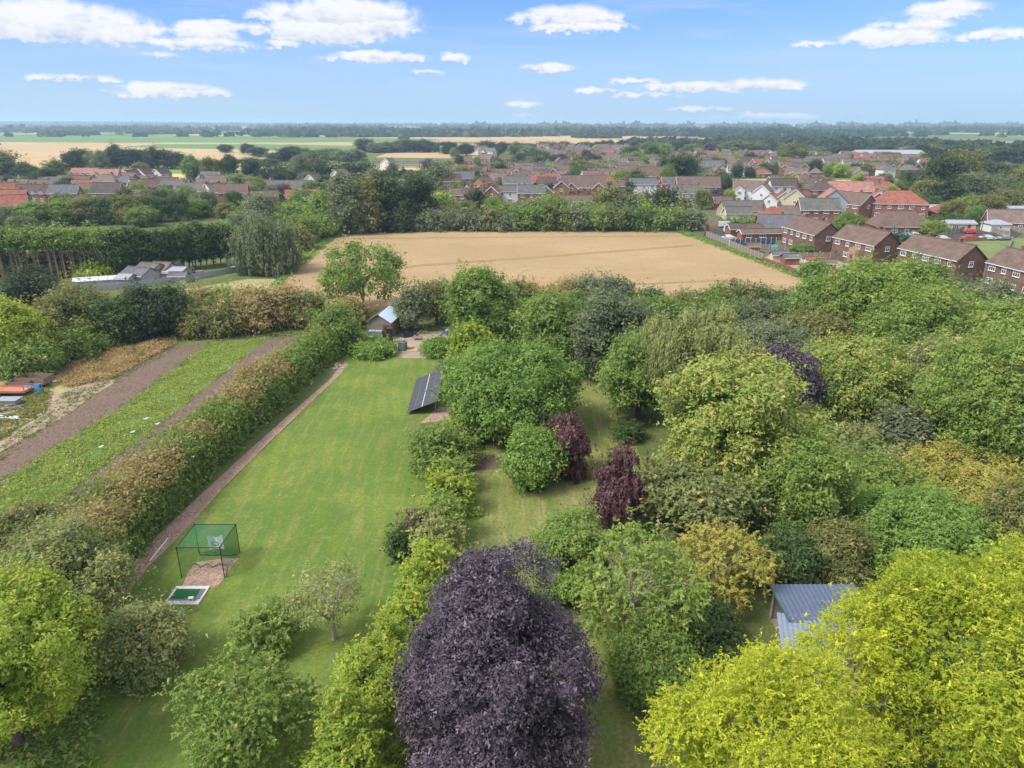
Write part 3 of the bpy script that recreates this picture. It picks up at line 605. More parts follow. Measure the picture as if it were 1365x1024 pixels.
for (pts, st, h, rows) in (([(0,181),(120,180.5),(250,179.2)],14,12,3), ([(0,177),(260,175)],18,13,3), ([(0,173),(520,172)],26,14,2), ([(60,180),(90,180)],12,15,2),
        ([(180,180),(190,180)],10,13,1), ([(300,178.5),(400,178.5)],14,7,1), ([(440,179),(520,179.5)],12,12,1),
        ([(535,187),(680,187)],11,12,3), ([(560,183),(660,183)],12,14,2), ([(700,180),(800,179)],13,12,3), ([(740,184),(960,186)],10,13,4), ([(820,181),(1100,183)],12,12,2), ([(960,190),(1365,196)],10,13,5),
        ([(900,177),(1365,181)],18,12,2), ([(1000,185),(1420,189)],13,12,3), ([(980,197),(1420,204)],9,12,3), ([(840,192),(1000,195)],9,11,3), ([(1180,203),(1420,212)],9,12,3), ([(500,175),(1365,173)],30,12,1),([(620,170),(1365,169.5)],60,16,2)):
    hl += belt(pts, st, h, rows, .6, int(pts[0][0]+pts[0][1]*3), pts[0][1] < 192)
woodland('woodland_belts', hl, 'dark woodland belts and hedgerows beyond the town and fields', 12, 'dark', 40, .36)
hp = []
rr = random.Random(9)
for i in range(3200):
    x = rr.uniform(-7600, -1200); y = 7600+rr.uniform(-500, 500); f = math.exp(-((x+4600)/1700)**2); hp.append((x, y, 4+30*f*rr.uniform(.93, 1), 70))
woodland('hills', hp, 'low wooded rise on the horizon at the left', 13, 'dark', 10, .32)['kind'] = 'structure'

sheet('tramline', [(440,369),(560,353),(700,343.3),(925,326.2),(925,328.2),(700,345.6),(560,355.4),(440,373)], .08, noise_mat('trodden_wheat', [(.30,.21,.08),(.34,.24,.10),(.22,.16,.07)], (.1, .8, 5), .95))
sheet('tramline', [(895,404),(884,400),(880,372),(883,372),(888,398),(898,402)], .08, noise_mat('thin_wheat', [(.31,.23,.12),(.36,.27,.15),(.25,.20,.09)], (.1, .8, 5), .95))

for k, (y0, y1) in enumerate(((318, 314), (388, 372))): sheet('tramline', [(470-k*60,y0),(700,y0-2),(930+k*60,y1),(930+k*60,y1+.9+k*.6),(700,y0-1.1+k*.5),(470-k*60,y0+.9+k*.6)], .09, MATS['trodden_wheat'])
# ================================================================== HOUSES
WN = {'brick':'red brick','dbrick':'brown brick','pink':'pink brick','orange':'orange brick','white':'white','cream':'cream','buff':'buff brick','blue':'blue-grey rendered','grey':'grey'}
RN = {'brown':'brown','dark':'dark','red':'red','slate':'slate','grey':'grey','orange':'orange tiled','pinkred':'pinkish red','pale':'pale sheet','cream':'cream','mauve':'faded brown'}
_mc = {}
def cached(key, f):
    if key not in _mc: _mc[key] = f()
    return _mc[key]
def gable_wall(L_, W_, h, rh, m):
    def f():
        b = MB(); x, y = L_/2, W_/2
        b.face([(-x,-y,-.3),(x,-y,-.3),(x,-y,h),(-x,-y,h)]); b.face([(x,y,-.3),(-x,y,-.3),(-x,y,h),(x,y,h)])
        b.face([(x,-y,-.3),(x,y,-.3),(x,y,h),(x,0,h+rh-.06),(x,-y,h)]); b.face([(-x,y,-.3),(-x,-y,-.3),(-x,-y,h),(-x,0,h+rh-.06),(-x,y,h)]); return b.mesh('wall', m)
    return cached(('gw', L_, W_, h, rh, m.name), f)
def hip_wall(L_, W_, h, m):
    def f():
        b = MB(); b.box((0, 0, h/2-.15), (L_, W_, h+.3)); return b.mesh('wall', m)
    return cached(('hw', L_, W_, h, m.name), f)
def gable_roof(L_, W_, rh, m, ov=.3, rot=False, th=.14):
    def f():
        b = MB(); x = L_/2+ov; y = W_/2+ov; e = -rh*ov/(W_/2)
        for s in (-1, 1):
            A = [(-x, s*y, e), (x, s*y, e), (x, 0, rh), (-x, 0, rh)]; B = [(p[0], p[1], p[2]+th) for p in A]
            if s > 0: A = A[::-1]; B = B[::-1]
            b.face(B); b.face(A[::-1])
            for i in range(4): j = (i+1) % 4; b.face([A[i], A[j], B[j], B[i]])
        b.box((0, 0, rh+th+.03), (2*x-.02, .28, .12)); return b.mesh('roof', m)
    return cached(('gr', L_, W_, rh, m.name, ov), f)
def hip_roof(L_, W_, rh, m, ov=.35):
    def f():
        b = MB(); x = L_/2+ov; y = W_/2+ov; r_ = max(.15, x-y); z = .02
        c = [(-x,-y,z),(x,-y,z),(x,y,z),(-x,y,z)]; a, d = (-r_, 0, rh), (r_, 0, rh)
        b.face([c[0], c[1], d, a]); b.face([c[1], c[2], d]); b.face([c[2], c[3], a, d]); b.face([c[3], c[0], a]); 
        b.face([(p[0], p[1], z-.12) for p in c[::-1]])
        for i in range(4): j = (i+1) % 4; b.face([(c[i][0], c[i][1], z-.12), (c[j][0], c[j][1], z-.12), c[j], c[i]])
        b.box((0, 0, rh+.03), (2*r_+.1, .26, .14)); return b.mesh('roof', m)
    return cached(('hr', L_, W_, rh, m.name), f)
def window_mesh(w_, h_):
    def f():
        b = MB(); t = .09
        b.box((0, 0, h_/2-t/2), (w_, .10, t)); b.box((0, 0, -h_/2+t/2), (w_, .10, t)); b.box((0, -.04, -h_/2-.04), (w_+.16, .16, .07))
        for s in (-1, 1): b.box((s*(w_/2-t/2), 0, 0), (t, .10, h_-2*t))
        for i in range(1, 2 if w_ < 1.6 else 3): b.box((-w_/2+w_*i/(2 if w_ < 1.6 else 3), 0, 0), (.07, .09, h_-2*t))
        b.box((0, .0, h_*.16), (w_-2*t, .08, .06)); return b.mesh('window', white_paint)
    return cached(('win', w_, h_), f)
def pane_mesh(w_, h_):
    def f():
        b = MB(); b.box((0, 0, 0), (w_-.1, .03, h_-.1)); return b.mesh('pane', glass)
    return cached(('pane', w_, h_), f)
door_m = [plain('door_white', (.75,.75,.74), .5), plain('door_brown', (.16,.07,.04), .5), plain('door_green', (.06,.14,.10), .5)]
def door_mesh(i):
    def f():
        b = MB(); b.box((0, 0, 1.02), (.95, .09, 2.05)); b.box((0, -.02, 1.5), (.5, .10, .5), mi=1); return b.mesh('door', [door_m[i], glass])
    return cached(('door', i), f)
def chimney_mesh(m):
    def f():
        b = MB(); b.box((0, 0, -.2), (.6, .8, 1.6)); b.box((0, 0, .58), (.7, .9, .12)); b.tube([(0, -.2, .62), (0, -.2, .95)], [.11, .09], 8, 1); b.tube([(0, .2, .62), (0, .2, .95)], [.11, .09], 8, 1)
        return b.mesh('chimney', [m, WALL['orange']])
    return cached(('ch', m.name), f)
def barge_mesh(W_, rh, ov=.3):
    def f():
        b = MB()
        for s in (-1, 1):
            a, c = Vector((0, s*(W_/2+ov), -rh*ov/(W_/2)-.02)), Vector((0, 0, rh-.02)); d = c-a; n = Vector((0, -d.z, d.y)).normalized(); n = n if n.z < 0 else -n
            for x0 in (0,):
                P = [a, c, c+n*.22, a+n*.22]; b.face([(p.x-.03, p.y, p.z) for p in P]); b.face([(p.x+.03, p.y, p.z) for p in P[::-1]])
                for i in range(4): j = (i+1) % 4; p, q = P[i], P[j]; b.face([(p.x-.03, p.y, p.z), (p.x+.03, p.y, p.z), (q.x+.03, q.y, q.z), (q.x-.03, q.y, q.z)])
        return b.mesh('bargeboard', white_paint)
    return cached(('bg', W_, rh), f)
def gutter_mesh(L_):
    def f():
        b = MB(); b.box((0, 0, 0), (L_+.5, .13, .12)); return b.mesh('gutter', white_paint)
    return cached(('gut', L_), f)
def facade(root, L_, y, h, st, side, rnd, detail, gap=3.1, arch=None):
    """windows and a door on the long wall at y; side -1 looks towards -y"""
    n = max(1, int(L_/gap)); dn = rnd.randrange(n); rz = 0 if side < 0 else math.pi
    for s in range(st):
        z = 1.45+s*2.6
        for i in range(n):
            x = -L_/2+L_*(i+.5)/n
            if s == 0 and i == dn:
                d = obj('door', door_mesh(rnd.randrange(3)), root, (x, y+side*.0, 0), rz); continue
            w_ = 1.1 if (i+s) % 3 == 2 else 1.7
            wn = obj('window', window_mesh(w_, 1.15), root, (x, y+side*.03, z), rz)
            obj('pane', pane_mesh(w_, 1.15), wn)
HN = [0]
def house(px, py, L_, W_, rot, roof, wall, st=2, typ='g', where='', name='house', cat='house', rh=None, h=None, chim=1, back=True, front=True, at=None, ends=True, label=None, group=None, barge=None, detail=0):
    rnd = random.Random(int(px*7+py*13+L_)); wall_m, roof_m = WALL[wall], ROOF[roof]
    h = h or (2.5 if st == 1 else 5.1); rh = rh or min(W_*.42, 3.6)
    if at is None:
        g = G(px, py); x, y = g.x, g.y+abs(W_/2*math.cos(R(rot)))+abs(L_/2*math.sin(R(rot)))*.9
        x *= y/g.y if abs(rot) < 20 else 1
    else: x, y = at
    root = empty(name, (x, y, 0), R(rot)); tag(root, label or f"{WN[wall]} {'bungalow' if st == 1 and name=='house' else name.replace('_', ' ')} with {RN[roof]} roof, {where}", cat, group)
    if typ == 'h':
        obj('wall', hip_wall(L_, W_, h, wall_m), root); obj('roof', hip_roof(L_, W_, rh, roof_m), root, (0, 0, h))
    else:
        obj('wall', gable_wall(L_, W_, h, rh, wall_m), root); obj('roof', gable_roof(L_, W_, rh, roof_m), root, (0, 0, h))
        if barge if barge is not None else (wall in ('white', 'brick', 'cream') or rnd.random() < .4):
            for s in (-1, 1): obj('bargeboard', barge_mesh(W_, rh), root, (s*(L_/2+.32), 0, h+.06))
        for s in (-1, 1) if ends else ():
            wn = obj('window', window_mesh(1.1, 1.15), root, (s*(L_/2+.03), 0, 1.45+(st-1)*2.6), s*math.pi/2); obj('pane', pane_mesh(1.1, 1.15), wn)
    for s in (-1, 1): obj('gutter', gutter_mesh(L_), root, (0, s*(W_/2+.30), h-.16 if typ != 'h' else h-.1))
    if front: facade(root, L_, -W_/2, h, st, -1, rnd, detail)
    if back: facade(root, L_, W_/2, h, st, 1, rnd, detail)
    if typ == 'x':     # projecting front gable wing
        for k in ([-.27] if L_ < 13 else [-.3, .3]):
            wl = round(W_*.55, 2); xx = k*L_
            wg = obj('wing', gable_wall(3.0, wl, h*.96, rh*.55, wall_m), root, (xx, -W_/2-1.2, 0), math.pi/2)
            obj('roof', gable_roof(3.4, wl, rh*.55, roof_m), root, (xx, -W_/2-.9, h*.96), math.pi/2); obj('bargeboard', barge_mesh(wl, rh*.55), root, (xx, -W_/2-2.98, h*.96+.06), math.pi/2)
            for s in range(st): wn = obj('window', window_mesh(1.7, 1.15), root, (xx, -W_/2-2.75, 1.45+s*2.5)); obj('pane', pane_mesh(1.7, 1.15), wn)
    if chim:
        for i in range(chim): obj('chimney', chimney_mesh(wall_m if wall in ('brick', 'dbrick', 'buff') else WALL['dbrick']), root, ((-.25+.5*i if chim > 1 else rnd.choice((-.38, .2, .36)))*L_, .25, h+rh+.25))
    HN[0] += 1; return root
def H(rows, group=None, k_=1.0):
    for r_ in rows:
        k = dict(r_[-1]) if isinstance(r_[-1], dict) else {}; a = r_[:-1] if isinstance(r_[-1], dict) else r_
        house(a[0], a[1], round(a[2]*k_, 1), round(a[3]*k_, 1), *a[4:9], where=a[9], group=group, **k)
# -- the row of semi-detached houses beside the wheat field (placed by the two ends of their facades)
def semi(a, b, where, roof='brown', wall='dbrick', D=7.4, chim=2, hh=5.0, ext=True):
    A, B = G(*a), G(*b); L_ = round((B-A).length, 1); ang = math.atan2(B.y-A.y, B.x-A.x); n = Vector((math.sin(ang), -math.cos(ang), 0))   # outward of front = n
    c = (A+B)/2-n*D/2
    root = house(0, 0, L_, D, math.degrees(ang), roof, wall, 2, 'g', where, at=(c.x, c.y), h=hh, rh=2.9, chim=chim, label=f"brown brick semis {where}", barge=False, name='semi_detached_houses', cat='house')
    return root, c, ang, L_, n
semi((1041,326), (1083,340), 'with bush at its foot, farthest of the row by the wheat')
rb, cb, ab, lb, nb = semi((1107,342), (1161,356), 'with the arched porch, second of the row from the far end')
ml = MB(); ml.box((0, 0, 1.3), (2.6, 1.4, 2.6)); ml.tube([(0, -.72, 2.6), (0, .72, 2.6)], 1.28, 12); po = ml.build('porch', WALL['pink'], rb, (1.5, -4.2, 0))
dd = obj('door', door_mesh(1), po, (0, -.74, 0))
rc, cc, ac, lc, nc = semi((1193,359), (1269,379), 'half hidden by bright trees, third of the row')
semi((1309,381), (1392,405), 'cut by the right edge, nearest of the row')
# -- houses right of the wheat field, near part of the town
H([
 (987,291,15,9,4,'grey','buff',1,'g','left of the yellow house above the field corner',{'rh':3.0,'chim':0}),
 (982,296,9,5,2,'grey','cream',1,'g','small front block before the grey roofed bungalow',{'rh':1.9,'chim':0,'h':2.8,'name':'annexe','cat':'house'}),
 (1087,299,13,8,-4,'grey','brick',2,'g','behind the farthest semi-detached pair',{'h':4.6}),
 (1030,316,10,8,-12,'slate','orange',1,'g','with garages before it, left of the semis',{'rh':3.4}),
 (991,316,10,5,4,'dark','brick',1,'g','long low garage beside the solar fence',{'rh':1.2,'chim':0,'h':2.3,'name':'garage','cat':'garage','ends':False}),
 (1012,321,12,4,4,'brown','brick',1,'g','lower garage in front of the fence',{'rh':.9,'chim':0,'h':2.1,'name':'garage','cat':'garage','ends':False}),
 (1027,300,9,7,10,'red','brick',1,'h','steep little hip left of the semis',{}),
 (1052,299,9,7,-8,'mauve','brick',1,'g','squeezed between red hip and grey roofs',{}),
 (962,279,7,5,0,'brown','brick',1,'g','small house left of the grey roofed bungalow',{'chim':0}),
 (997,270,13,8,-18,'mauve','white',2,'x','with chimney stack, left of the white houses',{}),
 (1040,264,11,7,0,'dark','white',2,'g','standing alone before the yellow field',{'barge':False}),
 (1022,274,9,7,60,'mauve','white',2,'g','with gable toward the camera among white houses',{}),
 (1031,284,8,6,62,'orange','white',2,'g','lowest of the white gables',{'h':4.4}),
 (1049,283,9,7,75,'brown','cream',2,'g','adjoining the yellow house on its left',{'h':4.8}),
 (1064,285,8,8,68,'brown','cream',2,'g','yellow gable end facing the camera',{'h':5.4}),
 (1091,270,11,8,0,'dark','brick',2,'h','behind the yellow gabled house',{}),
 (1121,270,23,10,-4,'pinkred','pink',2,'g','longest in the middle of the right side',{'h':4.6}),
 (1113,290,9,10,78,'pinkred','blue',2,'g','with its plain blue-grey gable facing us',{'h':5.2,'rh':4.2,'chim':0}),
 (1146,292,14,10,-62,'brown','brick',2,'g','with three white dormers, beside the blue-grey gable',{'h':4.8,'rh':3.6,'chim':1}),
 (1192,293,18,11,-14,'red','brick',2,'h','large red roofed one right of the dormers',{'rh':4.2}),
 (1172,289,7,8,74,'red','brick',2,'g','front wing of the large red roofed house',{'chim':1,'name':'house'}),
 (1196,315,18,11,-4,'brown','brick',1,'h','with rooflights and car in front',{'rh':4.0,'h':2.7}),
 (1227,288,8,6,-4,'pale','white',1,'g','left one of two flat topped chalets',{'rh':.9,'chim':0,'name':'chalet','cat':'chalet'}),
 (1245,287,8,6,-4,'pale','white',1,'g','right one of two flat topped chalets',{'rh':.9,'chim':0,'name':'chalet','cat':'chalet'}),
 (1256,293,9,7,0,'red','brick',1,'h','low hip right behind the two chalets',{'chim':0}),
 (1276,309,8,5,-6,'pale','cream',1,'g','pale hut by the wooden fence',{'rh':.6,'chim':0,'name':'hut','cat':'hut','ends':False}),
 (1325,310,6,5,0,'pale','white',1,'h','white canopy hut beyond the parked cars',{'rh':1.2,'chim':0,'name':'hut','cat':'hut'}),
 (1353,287,8,4,0,'pale','grey',1,'g','open shed near the right edge',{'rh':.5,'chim':0,'name':'shed','cat':'shed','ends':False}),
 (1362,309,14,8,-20,'mauve','brick',1,'g','at the right edge above the parked cars',{}),
 (1148,322,6,4,0,'pale','grey',1,'g','small extension roof between second and third pairs',{'rh':.4,'chim':0,'name':'outhouse','cat':'outhouse','ends':False}),
 (1230,372,6,3.5,-70,'pale','grey',1,'g','white lean-to behind the bright trees',{'rh':.4,'chim':0,'name':'outhouse','cat':'outhouse','ends':False}),
])
H([   # centre of the town behind the wheat field
 (618,252,13,9,10,'slate','pink',2,'x','with two gables, left end of the town'),
 (617,268,12,7,-3,'brown','brick',1,'g','low one under the pink gables'),
 (622,261,6,5,90,'pale','white',1,'g','small white gable below the pink house',{'chim':0}),
 (644,259,11,7,60,'brown','orange',2,'g','with broad orange gable wall'),
 (652,251,10,7,15,'mauve','pink',2,'g','behind the orange gable'),
 (657,274,8,7,80,'brown','brick',2,'g','gable end at left of the white terrace'),
 (680,272,13,6,0,'grey','white',2,'g','terrace with white front above the field hedge'),
 (708,275,13,8,0,'slate','brick',2,'g','directly above the middle of the field hedge',{'chim':2}),
 (727,274,7,8,88,'slate','brick',2,'g','gabled wing next to it with white trim'),
 (749,266,9,8,85,'brown','brick',2,'g','white trimmed gable left of the big brown roof'),
 (777,264,24,13,0,'brown','brick',2,'x','widest brown roof in the middle of the town',{'h':4.4,'rh':5}),
 (770,277,16,7,0,'brown','white',1,'g','long pub-like building with dark openings',{'rh':2,'chim':0}),
 (671,245,15,7,-8,'brown','brick',2,'g','red terrace left of the lime tree'),
 (692,245,9,7,70,'mauve','brick',2,'g','end house of the red terrace'),
 (723,247,12,8,-25,'dark','brick',2,'g','in front of the bright lime tree'),
 (722,230,8,6,65,'grey','white',2,'g','white gable left of the lime tree'),
 (750,240,13,9,-5,'brown','dbrick',2,'g','behind the dark copper tree'),
 (620,239,17,8,-10,'red','brick',2,'g','reddish row before the slate hipped house'),
 (645,234,12,9,0,'slate','buff',2,'h','slate hipped one behind the reddish row'),
 (599,232,12,8,8,'brown','pink',1,'g','bungalow at left end behind the round tree'),
 (616,224,18,9,0,'brown','brick',2,'g','long brown roof near the farm'),
 (648,220,12,8,-20,'mauve','brick',2,'g','below the white gables in the distance'),
 (676,221,15,8,10,'brown','pink',2,'g','behind the light green tree'),
 (701,224,8,6,0,'pale','grey',1,'g','pale roofed low building left of the white gable'),
 (690,227,8,7,70,'red','brick',1,'g','small bright red roof mid town'),
 (776,245,12,8,30,'red','brick',2,'g','with white gable right of the round trees'),
 (800,234,12,7,0,'slate','orange',2,'g','slate roofed one under the pale yellow bush'),
 (816,233,9,7,40,'mauve','brick',2,'x','white trimmed gable next to the pale yellow bush'),
 (806,244,15,7,-6,'brown','white',2,'g','white and red front in mid town'),
 (866,249,16,9,-8,'brown','orange',2,'g','steep roof with chimneys beside tall green trees',{'rh':4.8}),
 (856,261,14,7,0,'slate','white',2,'g','pale blue slate roof amid the hedgerow trees',{'chim':0}),
 (827,264,8,7,0,'brown','brick',2,'g','half hidden left of the pale slate roof'),
 (895,260,12,8,0,'grey','brick',2,'g','left neighbour of the dormered house'),
 (928,266,22,10,-4,'brown','brick',2,'g','with white dormers at the town edge',{'h':5.4,'rh':4}),
 (914,275,15,8,-4,'grey','white',2,'g','white fronted one before the dormered house'),
 (942,239,14,9,35,'mauve','buff',1,'g','bungalow right of the great dark tree'),
 (940,226,9,8,0,'brown','brick',2,'g','red one with light green tree at its right'),
 (862,216,10,8,0,'cream','white',2,'g','with flat cream roof among grey ones',{'rh':1}),
 (872,224,12,9,0,'slate','grey',2,'h','dark slate right of the cream roof'),
 (882,230,15,8,-8,'brown','white',2,'g','white gabled one below the dark slate'),
 (848,233,13,9,20,'mauve','brick',2,'g','behind the steep roofed house'),
 (830,226,10,8,-20,'grey','pink',2,'g','grey roof behind the lime shrub'),
], k_=.84)
H([   # village at the left
 (117,241,18,9,0,'pinkred','orange',2,'g','left barn of the red roofed farm',{'h':3.6}),
 (145,243,16,9,4,'pinkred','orange',2,'x','middle barn of the red roofed farm',{'h':3.6,'chim':2}),
 (185,239,20,9,0,'pinkred','orange',1,'g','right barn of the red roofed farm'),
 (102,253,20,10,-6,'brown','orange',1,'g','below the red roofed farm',{'rh':4}),
 (58,257,12,9,0,'brown','white',1,'x','with two white gables near the left edge'),
 (22,252,14,9,0,'grey','buff',1,'g','at the left edge behind the bushes'),
 (40,271,24,9,-4,'dark','brick',2,'g','long dark roof near the left edge',{'h':4}),
 (43,262,22,7,-4,'orange','orange',1,'g','thin orange roof behind the long dark one'),
 (72,270,9,8,55,'dark','white',1,'g','white trimmed gable beside the slate roof'),
 (91,273,13,9,8,'slate','orange',2,'g','orange gable with slate roof at the left',{'h':4.4}),
 (148,273,14,9,-4,'dark','pink',2,'g','dark roof with three rooflights',{'h':4.6,'rh':4}),
 (18,286,14,9,14,'red','brick',2,'g','red roof cut by the left edge'),
 (4,296,12,9,30,'red','brick',2,'g','lowest at the left edge'),
 (2,272,12,8,60,'orange','orange',2,'g','orange brick cut by left edge'),
 (172,248,9,8,70,'dark','white',2,'g','first of three dark gables under the farm'),
 (191,246,9,8,72,'dark','white',2,'g','second of three dark gables under the farm'),
 (212,245,10,8,75,'dark','white',2,'g','third of three dark gables under the farm'),
 (141,252,15,8,0,'brown','cream',1,'g','cream fronted one in the village middle'),
 (122,262,12,8,-10,'brown','white',1,'g','with pale garage in the village middle'),
 (186,262,15,9,50,'brown','brick',2,'g','white trimmed gable at the village middle',{'h':4}),
 (178,272,12,8,-8,'grey','white',1,'g','low grey one above the front trees'),
 (216,254,14,9,25,'brown','brick',1,'g','with white trim beside the light green trees'),
 (238,264,17,9,-14,'grey','buff',2,'g','left of the bright white house',{'h':4}),
 (264,272,13,8,-12,'grey','white',2,'x','bright white with arched window'),
 (281,272,8,8,60,'mauve','white',2,'g','white gable beside the bright white house'),
 (300,254,13,9,0,'mauve','buff',1,'h','hipped one under the dark trees'),
 (310,272,16,9,10,'brown','orange',2,'g','orange brick one right of the white house',{'h':4.4}),
 (336,259,13,9,-10,'brown','brick',1,'h','right end of the left village'),
 (349,274,12,8,20,'brown','orange',1,'g','beside the grey-green tree'),
 (352,257,12,9,0,'mauve','buff',1,'g','above the grey-green tree'),
 (386,258,22,9,0,'grey','white',1,'g','long pale one with white gables by the copper tree'),
 (417,255,9,8,70,'grey','white',2,'g','white gabled pair right of the long pale one'),
 (405,272,16,8,15,'red','orange',1,'x','orange one beneath the long pale house'),
 (452,246,10,7,60,'mauve','white',2,'g','single white gable above the big trees'),
], k_=.86)
H([(529,224,34,8,-2,'grey','grey',1,'g','long grey barn in the yellow fields',{'name':'barn','cat':'barn','chim':0,'rh':1.8}),
   (517,226,12,9,75,'slate','white',1,'g','white gabled barn beside the long grey one',{'name':'barn','cat':'barn','chim':0,'h':4}),
   (603,205,26,12,0,'pale','grey',1,'g','pale barn at the farm left of town',{'name':'barn','cat':'barn','chim':0,'h':4}),
   (640,206,16,8,30,'mauve','white',2,'x','at the head of the town near the farm'),(652,210,12,8,-30,'slate','white',2,'x','with bright white gables up the lane'),
   (1181,213,60,22,0,'pale','grey',1,'g','biggest beyond the right side of town',{'name':'barn','cat':'barn','chim':0,'h':5,'rh':3}),
   (1220,209,50,20,0,'pale','grey',1,'g','behind the biggest barn at the right',{'name':'barn','cat':'barn','chim':0,'h':5,'rh':3}),
   (1096,221,22,9,0,'red','brick',1,'g','bright red, alone behind the right hand roofs'),(1160,221,16,9,0,'mauve','cream',2,'g','pale pair below the big barns'),(1182,222,16,9,0,'brown','pink',2,'g','brick one below the big barns'),
   (1348,240,22,10,-4,'mauve','pink',2,'g','pinkish one at the right edge beyond the trees'),(1324,237,18,10,4,'brown','brick',2,'g','brick one near the right edge beyond the trees')])
# -- the rest of the town, in bands
def ftown(poly, n, where, seed, roofs, walls, st=(1, 2), mind=15, grid=None, group='', rot=14):
    rnd = random.Random(seed); P = [G(*p) for p in poly]; xs = [p.x for p in P]; ys = [p.y for p in P]; done = []; tries = 0
    ex = [(o.location.x, o.location.y) for o in S.objects if o.get('category') in ('house', 'barn')]
    while len(done) < n and tries < n*60:
        tries += 1; x, y = rnd.uniform(min(xs), max(xs)), rnd.uniform(min(ys), max(ys)); c = False; j = len(P)-1
        for i in range(len(P)):
            if (P[i].y > y) != (P[j].y > y) and x < (P[j].x-P[i].x)*(y-P[i].y)/(P[j].y-P[i].y)+P[i].x: c = not c
            j = i
        if not c or any((x-a)**2+(y-b)**2 < mind*mind for a, b in done) or any((x-a)**2+(y-b)**2 < (mind+4)**2 for a, b in ex): continue
        done.append((x, y)); s_ = rnd.choice(st); rf, wl = rnd.choice(roofs), rnd.choice(walls)
        house(x, y, rnd.choice((8.5, 10, 13)), 7, rnd.choice((0, 0, 0, 90, 8, -20))+rnd.uniform(-rot, rot), rf, wl, s_, rnd.choice('gghx'), where, at=(x, y), group=f"{WN[wl]} houses with {RN[rf]} roofs {where}", back=False, chim=rnd.choice((0, 1, 1)))
RF = ['brown', 'mauve', 'mauve', 'grey', 'brown', 'dark', 'dark', 'red', 'slate', 'grey']; WL = ['brick', 'brick', 'pink', 'buff', 'brick', 'white', 'orange']
ftown([(950,237),(1240,238),(1240,226),(940,226)], 56, 'in the rows beyond the yellow field', 21, RF, WL, (1, 1, 2), 11)
def far_rows(poly, n, seed, mind, label, name):
    """streets too far off to tell one house from the next: one joined mesh"""
    rnd = random.Random(seed); P = [G(*p) for p in poly]; xs = [p.x for p in P]; ys = [p.y for p in P]; done = []; b = MB(); tries = 0
    mats = [ROOF['brown'], ROOF['mauve'], ROOF['grey'], ROOF['dark'], ROOF['red'], ROOF['slate'], WALL['brick'], WALL['pink'], WALL['buff'], WALL['white'], WALL['orange'], white_paint]
    while len(done) < n and tries < n*60:
        tries += 1; x, y = rnd.uniform(min(xs), max(xs)), rnd.uniform(min(ys), max(ys)); c = False; j = len(P)-1
        for i in range(len(P)):
            if (P[i].y > y) != (P[j].y > y) and x < (P[j].x-P[i].x)*(y-P[i].y)/(P[j].y-P[i].y)+P[i].x: c = not c
            j = i
        if not c or any((x-a)**2+(y-q)**2 < mind*mind for a, q in done): continue
        done.append((x, y)); L_, W_, h = rnd.choice((8, 10, 14))/2, 3.6, rnd.choice((2.6, 5.0, 5.0)); rh = 2.8; M = Matrix.Translation((x, y, 0)) @ Matrix.Rotation(R(rnd.choice((0, 0, 90, 15))+rnd.uniform(-14, 14)), 4, 'Z'); wm, rm = 6+rnd.choice((0, 0, 1, 2, 3, 4)), rnd.choice((0, 0, 1, 1, 2, 3, 4, 5))
        f = lambda pts, mi: b.face([M @ Vector(q) for q in pts], mi)
        f([(-L_,-W_,-.2),(L_,-W_,-.2),(L_,-W_,h),(-L_,-W_,h)], wm); f([(L_,W_,-.2),(-L_,W_,-.2),(-L_,W_,h),(L_,W_,h)], wm); f([(L_,-W_,-.2),(L_,W_,-.2),(L_,W_,h),(L_,0,h+rh),(L_,-W_,h)], wm); f([(-L_,W_,-.2),(-L_,-W_,-.2),(-L_,-W_,h),(-L_,0,h+rh),(-L_,W_,h)], wm)
        for s in (-1, 1): q = [(-L_-.3, s*(W_+.3), h-.15), (L_+.3, s*(W_+.3), h-.15), (L_+.3, 0, h+rh+.1), (-L_-.3, 0, h+rh+.1)]; f(q[::-s], rm)
        for k in range(2): b.box(M @ Vector((-L_*.5+L_*k, -W_-.02, h-1.2)), (1.4, .1, 1.1), M.to_euler().z, 11)
    o = b.build(name, mats); tag(o, label, None, None, 'stuff'); return o
far_rows([(940,226),(1240,227),(1180,214),(940,210)], 120, 22, 12, 'packed distant rooftops of the second rows beyond the yellow field', 'distant_housing')
far_rows([(700,212),(960,214),(940,200),(720,200)], 130, 23, 15, 'packed distant rooftops of the farthest streets of the town', 'distant_housing')
ftown([(740,232),(950,232),(940,214),(745,212)], 60, 'in the streets of the middle town', 24, RF, WL, (1, 2), 11)
ftown([(600,256),(740,262),(740,232),(600,236)], 30, 'close-set on the left side of town', 25, RF, WL, (2,), 11)
ftown([(780,256),(900,252),(880,232),(780,236)], 16, 'between the town trees', 26, RF, WL, (2, 1), 14)
ftown([(960,266),(1200,268),(1190,256),(960,256)], 9, 'in gardens below the yellow field', 27, RF, WL, (2, 1), 14)
ftown([(0,262),(340,264),(340,250),(0,248)], 26, 'filling the left village', 28, RF, WL, (1, 1, 2), 12)
# ================================================================== TREES
B = dict(bush=True)
